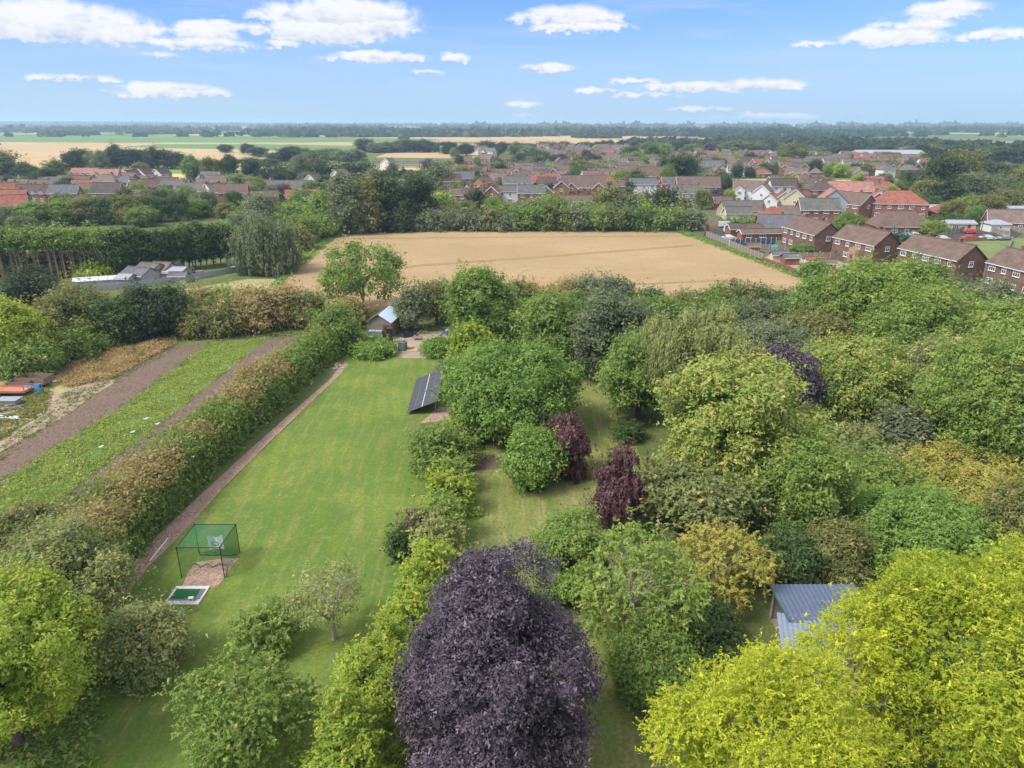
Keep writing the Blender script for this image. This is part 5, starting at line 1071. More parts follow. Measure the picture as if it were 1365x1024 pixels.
tree('hazel_bush', 530, 750, 705, 26, 'deep', 'small green bush on the lawn beside the reddish bush', cat='bush', bush=True, leafpx=3.6)
tree('hazel_bush', 578, 640, 572, 50, 'mid', 'green bush at the top of the yellow-green hedge', cat='bush', bush=True, leafpx=3.6)
tree('barberry_bush', 566, 600, 574, 18, 'copper', 'small dark red bush under the solar panels', cat='bush', bush=True, leafpx=3.2)
tree('hazel_bush', 620, 600, 560, 46, 'bright', 'lime tinted bush under the left side of the great round tree', cat='bush', bush=True, leafpx=3.6)
tree('laurel_hedge', 498, 480, 457, 54, 'laurel', 'clipped laurel left of the gravel opening', cat='hedge', bush=True, leafpx=3.0, cover=2.3, rough=.4, lobes=26)
tree('laurel_hedge', 585, 478, 452, 42, 'laurel', 'laurel right of the gravel opening', cat='hedge', bush=True, leafpx=3.0, cover=2.2, rough=.6)
tree('rose_bush', 598, 500, 478, 26, 'grey', 'small grey-green bush beside the top of the solar panels', cat='bush', bush=True, leafpx=3.0, cover=1.3)
hedge('town_hedge', [(1218,306),(1250,305),(1300,300)], 2.5, 2.2, 'deep', 'clipped dark hedge above the parked cars', 64, leafpx=2.8)
hedge('town_hedge', [(1186,320),(1215,323)], 1.6, 1.4, 'deep', 'short hedge before the bungalow with rooflights', 65, leafpx=2.8)
hedge('town_hedge', [(962,298),(1012,302)], 2.0, 1.3, 'hedge', 'low hedge before the grey roofed bungalow', 66, leafpx=2.8)
tree('privet_bush', 1087, 372, 352, 26, 'laurel', 'clipped bright green bush at the right corner of the wheat', cat='bush', bush=True, leafpx=2.8, lobe=.5)
# ---- low growth nobody could count
ground_leaves('crop_plants', [(22,631),(90,588),(167,542),(279,459),(356,452),(226,556),(36,700),(-50,760),(-60,688)], 56000, .19, .38, 'crop', 'bright green crop with yellow weeds between the soil strips', 81)
ground_leaves('dry_weeds', [(70,500),(120,478),(232,448),(236,458),(148,506),(90,518)], 26000, .22, .8, 'dry', 'dry tawny weeds left of the ploughed strip', 82)
ground_leaves('verge_grass', [(-60,612),(-60,560),(20,505),(70,516),(62,545),(0,590)], 9000, .28, .4, 'olive', 'rough grass and weeds beside the track', 83)
ground_leaves('hedge_foot_weeds', [(60,740),(110,690),(262,565),(400,457),(405,452),(440,452),(290,600),(90,810),(40,800)], 6000, .26, .6, 'rust', 'rusty weeds along the allotment side of the hedge', 84)
ground_leaves('undergrowth', [(1020,740),(1000,640),(1060,560),(1060,440),(1120,410),(1420,420),(1500,800),(1300,820),(1120,830)], 32000, .34, .9, 'birch', 'rough undergrowth between the trees at the right', 85)
ground_leaves('undergrowth', [(600,470),(590,425),(700,410),(1060,410),(1060,500),(1000,560),(900,520),(780,455)], 14000, .38, .8, 'deep', 'undergrowth below the trees behind the orchard', 86)
ground_leaves('undergrowth', [(-60,520),(-60,400),(110,395),(240,402),(430,402),(450,450),(300,452),(230,452),(120,470),(30,500)], 16000, .38, .8, 'olive', 'undergrowth below the shrubs around the allotment', 87)
ground_leaves('undergrowth', [(-60,1100),(-60,690),(60,690),(100,800),(140,900),(110,1100)], 12000, .28, .8, 'mid', 'undergrowth below the trees in the left corner', 88)
ground_leaves('margin_grass', [(352,390),(440,312),(456,300),(900,303),(960,326),(1100,376),(1085,380),(935,322),(905,311),(880,309.5),(480,305.5),(452,312.5),(372,383)], 16000, .5, .6, 'mid', 'tall grass on the margins of the wheat', 89)

ground_leaves('soil_weeds', [(-60,684),(20,627),(88,584),(165,538),(277,457),(284,461),(172,548),(95,594),(28,637),(-60,694)], 2600, .2, .3, 'mid', 'weeds creeping over the edge of the ploughed strip', 90)
ground_leaves('soil_weeds', [(-60,655),(0,606),(146,506),(232,460),(240,464),(150,512),(6,612),(-60,662)], 2200, .2, .3, 'olive', 'thin weeds between track and ploughed strip', 91)
ground_leaves('track_grass', [(-60,632),(0,596),(62,550),(90,522),(150,506),(100,540),(60,562),(30,584)], 2600, .18, .22, 'olive', 'tufts of grass on the bare track', 92)

ground_leaves('weed_patch', [(-60,800),(-60,690),(60,612),(150,570),(250,560),(60,705)], 4000, .22, .45, 'mid', 'mixed weeds over the lower part of the green strip', 93)

ground_leaves('green_weeds', [(70,500),(120,478),(232,448),(236,458),(148,506),(90,518)], 6000, .22, .8, 'olive', 'green weeds mixed among the dry ones', 94)
# ================================================================== GARDEN OBJECTS
# -- solar array
pan_m = mat('solar_cells', lambda t: (lambda tc, sp: out_bsdf(t, t.mix(t.m('MAXIMUM', t.ss(t.m('FRACT', t.m('MULTIPLY', sp.outputs[0], 6.4)), .90, .97), t.ss(t.m('FRACT', t.m('MULTIPLY', sp.outputs[1], 6.1)), .90, .97)), (.042,.045,.056), (.060,.063,.075)), .35, None, spec=.6))(*(lambda tc: (tc, (lambda s_: (t.l(tc.outputs['Object'], s_.inputs[0]), s_)[1])(t.n('ShaderNodeSeparateXYZ'))))(t.n('ShaderNodeTexCoord'))))
NLc = G(542.3, 553.5); arr = empty('solar_array', (NLc.x, NLc.y, 0), R(1.5)); tag(arr, 'tilted ground-mounted solar array of dark panels on the lawn by the great round tree', 'solar array')
tilt = R(-21); nx_, ny_ = 4, 7; pw, pl_ = .94, 1.62
cell = MB(); cell.box((0, 0, 0), (pw-.03, pl_-.03, .03)); cm = cell.mesh('solar_panel', pan_m)
frm = MB()
for s in (-1, 1):
    frm.box((s*(pw/2-.012), 0, .005), (.018, pl_-.02, .05)); frm.box((0, s*(pl_/2-.012), .005), (pw-.02, .018, .05))
fm = frm.mesh('panel_frame', plain('anodised_frame', (.26,.26,.28), .5, .4, metal=.3))
Mt = Matrix.Rotation(tilt, 4, 'Y')
for i in range(nx_):
    for j in range(ny_):
        p = Mt @ Vector(((i+.5)*(pw+.012)+(.05 if i > 1 else 0), (j+.5)*(pl_+.01), 0)); q = obj('solar_panel', cm, arr, (p.x, p.y, p.z+.35)); q.rotation_euler = (0, tilt, 0); obj('panel_frame', fm, q)
rk = MB()
for j in range(6):
    y = .8+j*1.95; a, b = Mt @ Vector((.4, y, -.1)), Mt @ Vector((3.5, y, -.1)); rk.tube([(a.x, y, 0), (a.x, y, a.z+.35)], .04, 6); rk.tube([(b.x, y, 0), (b.x, y, b.z+.35)], .04, 6); rk.tube([(a.x, y, a.z+.33), (b.x, y, b.z+.33)], .035, 6)
a = Mt @ Vector((2*(pw+.012)+.025, 5.7, .0)); cb = MB(); cb.box((0, 0, 0), (.05, 11.3, .03)); q = obj('centre_strip', cb.mesh('centre_strip', white_paint), arr, (a.x, a.y, a.z+.35)); q.rotation_euler = (0, tilt, 0)
for x in (.6, 3.2): a = Mt @ Vector((x, 0, -.07)); rk.tube([(a.x, .2, a.z+.33), (a.x, 11.2, a.z+.33)], .03, 6)
rk.build('rack', grey_metal, arr)
# -- golf practice cage
net_m = plain('green_netting', (.03,.17,.09), .8, .1)
cage = empty('golf_net', (-23.1, 46.4, 0), R(0)); tag(cage, 'black framed cage hung with green netting on the lawn', 'golf cage'); a_ = 1.6; hc = 2.65
P8 = {(i, j): (i*a_, j*a_) for i in (-1, 1) for j in (-1, 1)}
for (i, j), (x, y) in P8.items(): t_ = MB(); t_.tube([(x, y, 0), (x, y, hc)], .035, 8); t_.tube([(x, y, hc-.12), (x, y, hc+.05)], .055, 8); t_.build('post', black_metal, cage)
for (a, b) in (((-1,-1),(1,-1)), ((1,-1),(1,1)), ((1,1),(-1,1)), ((-1,1),(-1,-1))):
    t_ = MB(); t_.tube([P8[a]+(hc,), P8[b]+(hc,)], .035, 8); t_.build('top_rail', black_metal, cage)
def netting(w_, h_, n=46, sag=.0, kw=.012):
    b = MB(); 
    def S_(u, v): return (u*w_, -sag*math.sin(math.pi*(u+.5))*math.sin(math.pi*v), v*h_)
    for k in range(n+1):
        u = k/n-.5
        for s in range(4):
            p, q = S_(u, s/4), S_(u, (s+1)/4); b.face([(p[0]-kw/2, p[1], p[2]), (p[0]+kw/2, p[1], p[2]), (q[0]+kw/2, q[1], q[2]), (q[0]-kw/2, q[1], q[2])])
    for k in range(n+1):
        v = k/n
        for s in range(4):
            p, q = S_(s/4-.5, v), S_((s+1)/4-.5, v); b.face([(p[0], p[1]+.002, p[2]-kw/2), (q[0], q[1]+.002, q[2]-kw/2), (q[0], q[1]+.002, q[2]+kw/2), (p[0], p[1]+.002, p[2]+kw/2)])
    return b
nm1 = netting(3.1, 2.6, sag=.12).mesh('side_net', net_m)
obj('side_net', nm1, cage, (a_-.04, 0, .02), math.pi/2); obj('side_net', nm1, cage, (-a_+.04, 0, .02), math.pi/2); obj('back_net', nm1, cage, (0, a_-.04, .02))
tn = obj('roof_net', nm1, cage, (0, -1.55, hc)); tn.rotation_euler = (R(-90), 0, 0); tn.scale = (1, 1, 1.18)
sk = MB(); rr2 = random.Random(3)
for i in range(14): x = -1.4+i*.2; sk.box((x, a_-.2-rr2.random()*.12, .05), (.22, .14, .08+rr2.random()*.08), rr2.random())
pts = [(-1.5, .1, .12), (-1.1, .0, .16), (-.75, -.35, .1), (-.3, .05, .14), (.15, -.35, .1), (.6, .0, .13), (1.3, -.1, .1)]; sk.tube(pts, .035, 6); sk.build('net_skirt', net_m, cage)
sheet_m = plain('white_target_sheet', (.80,.85,.85), .8); bt = MB()
for k in range(8):
    x0, x1 = -.55+k*.14, -.55+(k+1)*.14; f0 = lambda x: .22*math.cos(x*5.2)*.25-.05*math.sin(x*9); bt.face([(x0, f0(x0), 1.0), (x1, f0(x1), 1.0), (x1, f0(x1), 2.28-.28*(1-abs(x1)/.6)), (x0, f0(x0), 2.28-.28*(1-abs(x0)/.6))])
bf = bt.build('target_sheet', sheet_m, cage, (.25, .75, 0)); em = MB(); c0 = Vector((0, -.16, 1.55))
for k in range(18):       # round green mark
    a0, a1 = 2*math.pi*k/18, 2*math.pi*(k+1)/18; em.face([c0+Vector((math.cos(a)*r_, 0, math.sin(a)*r_*.8)) for a, r_ in ((a0, .20), (a1, .20), (a1, .28), (a0, .28))])
em.face([c0+Vector(v) for v in ((-.12, 0, -.05), (.12, 0, -.05), (.0, 0, -.16))]); em.face([c0+Vector(v) for v in ((-.14, 0, .10), (-.04, 0, .02), (-.12, 0, .02))]); em.face([c0+Vector(v) for v in ((.14, 0, .10), (.12, 0, .02), (.04, 0, .02))]); em.build('emblem', plain('emblem_green', (.03,.22,.14), .7), bf)
brd = MB(); brd.box((0, 0, .5), (.10, .03, 1.1), M=Matrix.Rotation(.28, 4, 'Y')); o = brd.build('board', wood_grey, None, (-21.28, 44.9, .05)); tag(o, 'weathered board leaning on the front right post of the golf cage', 'board')
# -- hitting mat
slab = MB(); slab.box((0, 0, .05), (2.45, 2.1, .10)); mt_ = slab.build('concrete_slab', plain('pale_concrete', (.62,.60,.58), .85)); mt_.location = (-23.35, 42.6, .03); tag(mt_, 'pale slab with inset green mat on the lawn before the cage', 'golf mat')
gm = MB(); gm.box((0, 0, .12), (1.75, 1.15, .05)); gm.build('turf_mat', plain('green_turf_mat', (.025,.12,.045), .95, .1), mt_, (-.15, .08, 0))
gs = MB(); gs.box((0, 0, .125), (.30, 1.15, .055)); gs.box((-1.0, -.65, .12), (2.0, .12, .05)); gs.build('rubber_strip', plain('grey_rubber', (.16,.17,.19), .8), mt_, (.92, .08, 0))
bx = MB(); bx.box((0, 0, .28), (.36, .26, .05)); 
for i in (-1, 1):
    for j in (-1, 1): bx.box((i*.15, j*.1, .13), (.04, .04, .26))
o = bx.build('stool', plain('white_plastic', (.75,.74,.72), .5)); o.location = (-22.75, 41.9, .13); tag(o, 'little white stool standing on the pale slab', 'stool')
ed = MB(); A_, B_ = G(200, 749), G(224, 719); ed.tube([(A_.x, A_.y, .1), (B_.x, B_.y, .1)], .045, 6); o = ed.build('plastic_pipe', plain('white_pipe', (.75,.77,.80), .5)); tag(o, 'white pipe lying on the bark path beside the cage', 'pipe')
rr3 = random.Random(8)
for i, (a, b) in enumerate((((348,601.5),(366,583)), ((298,650),(322,627)), ((372,578),(392,559)))):
    A_, B_ = G(*a), G(*b); e_ = MB(); e_.tube([(A_.x, A_.y, .09), (B_.x, B_.y, .09)], .06, 5); o = e_.build('edging_log', bark_pale); tag(o, ('pale log edging the bark path at its middle', 'pale log edging the bark path nearest the cage', 'pale log edging the bark path nearest its top end')[i], 'log')
rub = MB()
for i in range(26): rub.box((rr3.uniform(-.8, .8), rr3.uniform(-1.3, 1.3), .1), (rr3.uniform(.15, .4), rr3.uniform(.15, .3), rr3.uniform(.1, .2)), rr3.uniform(0, 3))
p = G(452, 489); o = rub.build('rubble_heap', plain('pale_rubble', (.45,.38,.32), .9)); o.location = (p.x, p.y, 0); tag(o, 'small heap of pale rubble at the top end of the bark path', 'rubble', kind='stuff')
# -- timber shed
def corr(name, w_, d_, m, n=None, amp=.035, th=.02):
    """corrugated sheet w_ wide, ridges running along y"""
    n = n or int(w_/.11); b = MB()
    for k in range(n):
        x0, x1 = -w_/2+w_*k/n, -w_/2+w_*(k+1)/n; z0, z1 = amp*(k % 2), amp*((k+1) % 2); b.face([(x0, -d_/2, z0), (x1, -d_/2, z1), (x1, d_/2, z1), (x0, d_/2, z0)])
        b.face([(x0, d_/2, z0-th), (x1, d_/2, z1-th), (x1, -d_/2, z1-th), (x0, -d_/2, z0-th)])
    return b.mesh(name, m)
def planks(root, L_, y, h0, h1, rz, m, gable=0.0, plank=.30):
    n = int((h1-h0)/plank)
    for k in range(n):
        z = h0+(k+.5)*plank; key = ('pk', L_, round(plank, 2), m.name)
        me = cached(key, lambda: (lambda b: (b.box((0, 0, 0), (L_, .035, plank-.03), M=Matrix.Rotation(R(6), 4, 'X')), b.mesh('plank', m))[1])(MB())); p_ = Matrix.Rotation(rz, 3, 'Z') @ Vector((0, y, 0)); obj('plank', me, root, (p_.x, p_.y, z), rz)
sp_ = G(509, 450); shd = empty('garden_shed', (sp_.x, sp_.y+3.0, 0), R(-8)); tag(shd, 'weathered timber shed with half blue-white roof at the end of the lawn', 'shed')
obj('wall', gable_wall(5.6, 3.9, 2.35, 1.25, wood_grey), shd, rz=math.pi/2)
planks(shd, 3.9, -2.83, .1, 2.3, 0, wood_grey); planks(shd, 5.6, -1.97, .1, 2.3, math.pi/2, wood_grey)
for s, m_, nm_ in ((-1, noise_mat('felt_roof', [(.12,.095,.08),(.16,.13,.11),(.08,.07,.06)], (1, 5, 20), .95, .5), 'felt_slope'), (1, plain('clear_corrugated_sheet', (.50,.60,.74), .35, .5), 'sheet_slope')):
    me = corr(nm_, 6.1, 2.45, m_) if s > 0 else corr(nm_, 6.1, 2.45, m_, 2, .01, .06); o = obj(nm_, me, shd, (s*1.08, 0, 3.05)); o.rotation_euler = Euler((0, s*math.atan2(1.25, 1.95), 0)).to_matrix().to_4x4().to_euler() if False else (Matrix.Rotation(s*math.atan2(1.25, 1.95), 4, 'Y') @ Matrix.Rotation(math.pi/2, 4, 'Z')).to_euler()
dd = obj('door', door_mesh(1), shd, (1.2, -2.87, 0)); wn = obj('window', window_mesh(1.1, 1.15), shd, (-2.0, .4, 1.4), -math.pi/2); obj('pane', pane_mesh(1.1, 1.15), wn)
# tanks
tank_m = plain('grey_white_plastic', (.42,.50,.50), .5, .4)
for i, px in enumerate((495.5, 504.8)):
    p = G(px, 451.5); tk = empty('water_tank', (p.x, p.y+.5, 0)); tag(tk, ('left one of two caged white water tanks before the shed', 'right one of two caged white water tanks before the shed')[i], 'water tank', 'caged water tanks')
    b = MB(); b.box((0, 0, .68), (1.0, .95, .98)); b.tube([(0, 0, 1.17), (0, 0, 1.23)], .12, 10); b.build('tank', tank_m, tk); c_ = MB()
    for k in range(6):
        q = -.52+k*.208
        for s in (-1, 1): c_.tube([(q, s*.51, .15), (q, s*.51, 1.2)], .015, 4); c_.tube([(s*.53, q*.95, .15), (s*.53, q*.95, 1.2)], .015, 4)
    for z in (.2, .55, .9, 1.2):
        for s in (-1, 1): c_.tube([(-.53, s*.52, z), (.53, s*.52, z)], .015, 4); c_.tube([(s*.54, -.52, z), (s*.54, .52, z)], .015, 4)
    c_.build('cage', grey_metal, tk); pa = MB(); pa.box((0, 0, .08), (1.15, 1.05, .14)); pa.build('pallet', black_metal, tk)
p = G(520, 457); b = MB(); b.box((0, 0, 1.15), (.8, .7, 2.3)); b.box((0, 0, 2.34), (.95, .85, .08)); pr = b.build('cabinet', noise_mat('dark_stained_wood', [(.06,.045,.04),(.09,.07,.06),(.03,.025,.02)], (1, 5, 20), .9)); pr.location = (p.x, p.y, 0); tag(pr, 'tall dark narrow cabinet at the front right corner of the shed', 'cabinet')
b = MB(); b.box((0, 0, 0), (.7, .03, 1.9)); b.build('door', black_metal, pr, (0, -.37, 1.1))
p = G(545, 449); b = MB()
for s in (-1, 1): b.box((0, s*.42, .42), (2.3, .05, .5)); b.box((s*1.12, 0, .42), (.05, .8, .5))
b.box((0, 0, .2), (2.2, .8, .05)); 
for i in (-1, 1):
    for j in (-1, 1): b.box((i*1.0, j*.38, .1), (.07, .07, .2))
o = b.build('feed_trough', plain('dark_grey_plastic', (.05,.055,.06), .5)); o.location = (p.x, p.y, 0); o.rotation_euler = (0, 0, R(35)); tag(o, 'long dark trough lying in the yard right of the shed', 'trough')
p = G(537, 467); b = MB(); b.box((0, 0, .6), (1.1, .9, 1.2)); b.box((0, 0, 1.25), (1.2, 1.0, .1)); b.box((.2, .1, 1.4), (.25, .3, .25)); b.box((0, -.47, .6), (.9, .03, .9)); o = b.build('compost_bin', plain('slate_grey_plastic', (.13,.16,.18), .5)); o.location = (p.x, p.y, 0); o.rotation_euler = (0, 0, R(-20)); tag(o, 'grey bin-like box with lid in the middle of the yard', 'compost bin')
def pallet(name, px, py, w_, d_, z, rz, label, m, legs=False):
    p = G(px, py); root = empty(name, (p.x, p.y, z), R(rz)); tag(root, label, 'pallet' if not legs else 'table'); sl = MB(); sl.box((0, 0, 0), (w_, .12, .03)); sm = sl.mesh('slat', m)
    for k in range(6): obj('slat', sm, root, (0, -d_/2+.08+k*(d_-.16)/5, .15))
    bb = MB()
    for x in (-w_/2+.06, 0, w_/2-.06): bb.box((x, 0, .07), (.1, d_, .12))
    bb.build('bearer', m, root)
pallet('wooden_pallet', 549, 468, 1.5, 1.3, .0, 8, 'fresh yellow timber pallet lying on the gravel beside the grey bin', wood_fresh); pallet('wooden_pallet', 545, 465, 1.2, 1.0, .17, -16, 'smaller fresh pallet on top of the yellow timber one', wood_fresh)
pallet('low_table', 557, 453, 1.4, .9, .3, 0, 'weathered low slatted table in the yard', wood_grey, True)
fr = empty('raised_bed', (G(557, 446).x, G(557, 446).y, 0), R(-12)); tag(fr, 'pale timber corner frame of a raised bed behind the trough', 'raised bed')
for (x, y, l_, r_) in ((0, 0, 2.6, 90), (-.6, -1.3, 1.2, 0), (.6, 1.3, 1.2, 0)): b = MB(); b.box((0, 0, .15), (l_, .07, .3)); o = b.build('board', wood_fresh, fr, (x, y, 0)); o.rotation_euler = (0, 0, R(r_))
p = G(597, 444); n = 12; V = []; rng = np.random.default_rng(4); b = MB(); gr = [[(-.9+1.8*i/n+rng.normal()*.05, -.7+1.4*j/n+rng.normal()*.05, .08+.28*abs(math.sin(i*1.3)*math.cos(j*1.1))) for j in range(n+1)] for i in range(n+1)]
for i in range(n):
    for j in range(n): b.face([gr[i][j], gr[i+1][j], gr[i+1][j+1], gr[i][j+1]])
o = b.build('tarpaulin', plain('blue_tarp', (.04,.16,.48), .5, .4)); o.location = (p.x, p.y, 0); tag(o, 'crumpled blue tarpaulin right of the yard', 'tarpaulin'); b = MB(); b.box((0, 0, .45), (.8, .6, .14)); b.box((.1, .1, .56), (.5, .4, .1)); o = b.build('bag', plain('grey_sack', (.42,.43,.46), .8)); o.location = (p.x, p.y, 0); tag(o, 'grey sack lying on the blue tarpaulin', 'sack')
p = G(613, 462); 
# -- blue-roofed shed under the yellow tree
blue_roof = plain('blue_grey_corrugated', (.10,.13,.20), .4, .5, metal=.15, var=.2); pale_roof = plain('pale_blue_corrugated', (.19,.24,.34), .45, .4, var=.15)
tl, tr = G(1031, 780, 2.75), G(1124, 782, 2.75); wd = tr.x-tl.x; shb = empty('field_shelter', ((tl.x+tr.x)/2, tl.y-1.7, 0), R(0)); tag(shb, 'open shelter with blue-grey corrugated roof under the giant yellow tree', 'shelter')
o = obj('roof', corr('roof', wd+1.0, 3.6, blue_roof, int((wd+1)/.16), .05), shb, (.3, 0, 2.6)); o.rotation_euler = (R(4), 0, 0)
for i, (x, y) in enumerate(((-wd/2+.1, 1.6), (-wd/2+.15, -1.5), (wd/2+.6, 1.6), (wd/2+.6, -1.5))): b = MB(); b.tube([(x, y, 0), (x, y, 2.55)], .09, 7); b.build('post', wood_grey, shb)
b = MB(); b.box((.3, 1.62, 1.2), (wd+.6, .05, 2.3)); b.box((.3, 0, .05), (wd+.4, 3.2, .1)); b.build('back_wall', wood_grey, shb); b = MB(); b.box((-wd/2-.2, 0, 2.62), (.05, 3.6, .16)); b.build('fascia', plain('green_fascia', (.05,.14,.13), .6), shb)
c2 = G(1104, 884, 2.3); sh2 = empty('garden_store', (c2.x+.3, c2.y+.9, 0), R(-14)); tag(sh2, 'store with pale blue roof mostly hidden under the yellow foliage', 'shed')
for j in range(3): o = obj('roof_sheet', corr('roof_sheet', 5.2, 1.95, pale_roof, 34, .04), sh2, (0, 1.9-j*1.9, 2.35-(j-1)*.10)); o.rotation_euler = (R(3), 0, 0)
b = MB(); b.box((0, 0, 1.12), (4.9, 5.3, 2.2)); b.build('wall', wood_grey, sh2)
dd = obj('door', door_mesh(2), sh2, (1.0, -2.68, 0))
# -- trailers and scrap at the left
def wheel(mb, x, y, r_=.32, w_=.2): mb.tube([(x-w_/2, y, r_), (x+w_/2, y, r_)], r_, 12)
def trailer(px, py, L_, W_, side_h, m, label, rz=0, deck=.6, framecol=None, posts=False):
    p = G(px, py); root = empty('trailer', (p.x, p.y+W_/2, 0), R(rz)); tag(root, label, 'trailer')
    sm = MB(); sm.box((0, 0, 0), (L_, .04, side_h/3-.02)); sm = sm.mesh('side_board', m); se = MB(); se.box((0, 0, 0), (.04, W_, side_h/3-.02)); se = se.mesh('end_board', m)
    for k in range(3):
        z = deck+.05+side_h/3*(k+.5)
        for s in (-1, 1): obj('side_board', sm, root, (0, s*W_/2, z)); obj('end_board', se, root, (s*L_/2, 0, z))
    b = MB(); b.box((0, 0, deck), (L_, W_, .08)); b.build('bed', m, root); f = MB(); f.box((0, -.35, deck-.1), (L_*1.02, .08, .12)); f.box((0, .35, deck-.1), (L_*1.02, .08, .12)); f.tube([(L_/2, 0, deck-.1), (L_/2+1.1, 0, deck-.15)], .04, 6); f.build('chassis', framecol or black_metal, root)
    for s in (-1, 1): w_ = MB(); w_.tube([(-.3, s*(W_/2-.15)-.1, .3), (-.3, s*(W_/2-.15)+.1, .3)], .3, 12); w_.build('wheel', black_metal, root)
wood_brown = noise_mat('brown_timber', [(.23,.15,.115),(.30,.21,.16),(.15,.10,.08)], (1, 5, 20), .9, stretch=(1, 6, 6)); orange_p = noise_mat('faded_orange_paint', [(.46,.17,.10),(.55,.26,.17),(.33,.12,.07)], (.8, 4, 20), .7)
trailer(42, 518, 3.9, 2.0, .75, wood_brown, 'brown timber trailer box, farthest of the scrap at left', -4); trailer(26, 521, 2.6, 1.6, .55, wood_brown, 'lower brown timber trailer box before the farthest one', 0)
trailer(2, 530, 6.0, 2.1, .22, orange_p, 'flat orange trailer bed cut by the left edge', 0)
p = G(43, 527); b = MB()
for (x, z) in ((-.9, 0), (.9, 0)): b.tube([(x, 0, 0), (x, 0, 1.35)], .06, 6); b.tube([(x, .8, 0), (x, .8, 1.2)], .06, 6)
b.tube([(-.9, 0, 1.3), (.9, 0, 1.0)], .05, 6); b.tube([(-.9, .8, 1.2), (.9, .8, 1.2)], .05, 6); b.box((.6, .3, .75), (.7, .1, 1.1)); o = b.build('implement_frame', plain('faded_blue_paint', (.10,.26,.40), .6)); o.location = (p.x, p.y, 0); tag(o, 'faded blue farm implement frame beside the orange trailer bed', 'implement')
p = G(8, 543); b = MB(); b.box((0, 0, .8), (2.6, 1.5, .06)); b.box((0, 0, .5), (2.2, 1.2, .5))
for i in (-1, 1):
    for j in (-1, 1): b.box((i*1.1, j*.6, .25), (.08, .08, .5))
o = b.build('metal_bench', grey_metal); o.location = (p.x, p.y+.7, 0); tag(o, 'grey metal box table below the orange trailer bed', 'table')
rr4 = random.Random(12)
def scrap(px, py, n, m, label, cat, s=.5, name='scrap_pile'):
    p = G(px, py); b = MB()
    for _ in range(n): b.box((rr4.uniform(-1, 1)*s*2, rr4.uniform(-1, 1)*s, rr4.uniform(.08, .3)), (rr4.uniform(.4, 1.5)*s*1.6, rr4.uniform(.1, .4)*s, rr4.uniform(.04, .15)), M=Matrix.Rotation(rr4.uniform(-.6, .6), 4, 'Z') @ Matrix.Rotation(rr4.uniform(-.25, .25), 4, 'Y'))
    o = b.build(name, m); o.location = (p.x, p.y, 0); tag(o, label, cat); return o
scrap(20, 546, 12, wood_grey, 'pile of grey scrap boards near the left edge', 'scrap pile', .8); scrap(13, 558, 7, white_paint, 'white scrap sheets on the grass at the left edge', 'scrap sheets', .55, 'scrap_sheets'); scrap(-2, 556, 8, grey_metal, 'grey scrap metal cut by the left edge', 'scrap metal', .8, 'scrap_metal'); scrap(137, 455, 6, plain('pale_pink_stone', (.45,.36,.32), .9), 'pale rubble under the dark shrub behind the weeds', 'rubble', .5, 'rubble_heap')
for i, (a, b_) in enumerate((((84, 488), (104, 475)), ((91, 489), (109, 476)), ((101, 487), (117, 473)))):
    A_, B_ = G(*a), G(*b_); d = B_-A_; b = MB(); b.box((0, 0, .18), (d.length, .34, .3)); o = b.build('timber_beam', wood_brown); o.location = (A_+B_)/2; o.rotation_euler = (0, 0, math.atan2(d.y, d.x)); tag(o, ('left long timber beam lying in the dry weeds', 'middle timber beam lying in the dry weeds', 'right long timber beam lying in the dry weeds')[i], 'beam')
p = G(206, 447.5); b = MB()
for s in (-1, 1): b.box((0, s*.5, .4), (1.7, .05, .75)); b.box((s*.85, 0, .4), (.05, 1.0, .75)); b.box((0, s*.53, .76), (1.85, .06, .07))
b.box((0, 0, .08), (1.7, 1.0, .06)); o = b.build('blue_tub', blue_paint); o.location = (p.x, p.y, 0); tag(o, 'bright blue open tub at the far hedge of the allotment', 'tub')
for i, (px, py) in enumerate(((196, 563), (211, 570), (136, 601), (178, 581))): p = G(px, py); b = MB(); b.box((0, 0, .42), (.45, .2, .1), .4); b.box((.1, .05, .5), (.25, .2, .08), 1.1); o = b.build('plastic_sheet', plain('pale_plastic', (.62,.66,.68), .6)); o.location = p; tag(o, ('pale plastic by the crop edge, upper left', 'pale plastic by the crop edge, upper right', 'pale plastic scrap nearest the camera on the green strip', 'pale scrap in the weeds of the green strip')[i], 'plastic scrap')
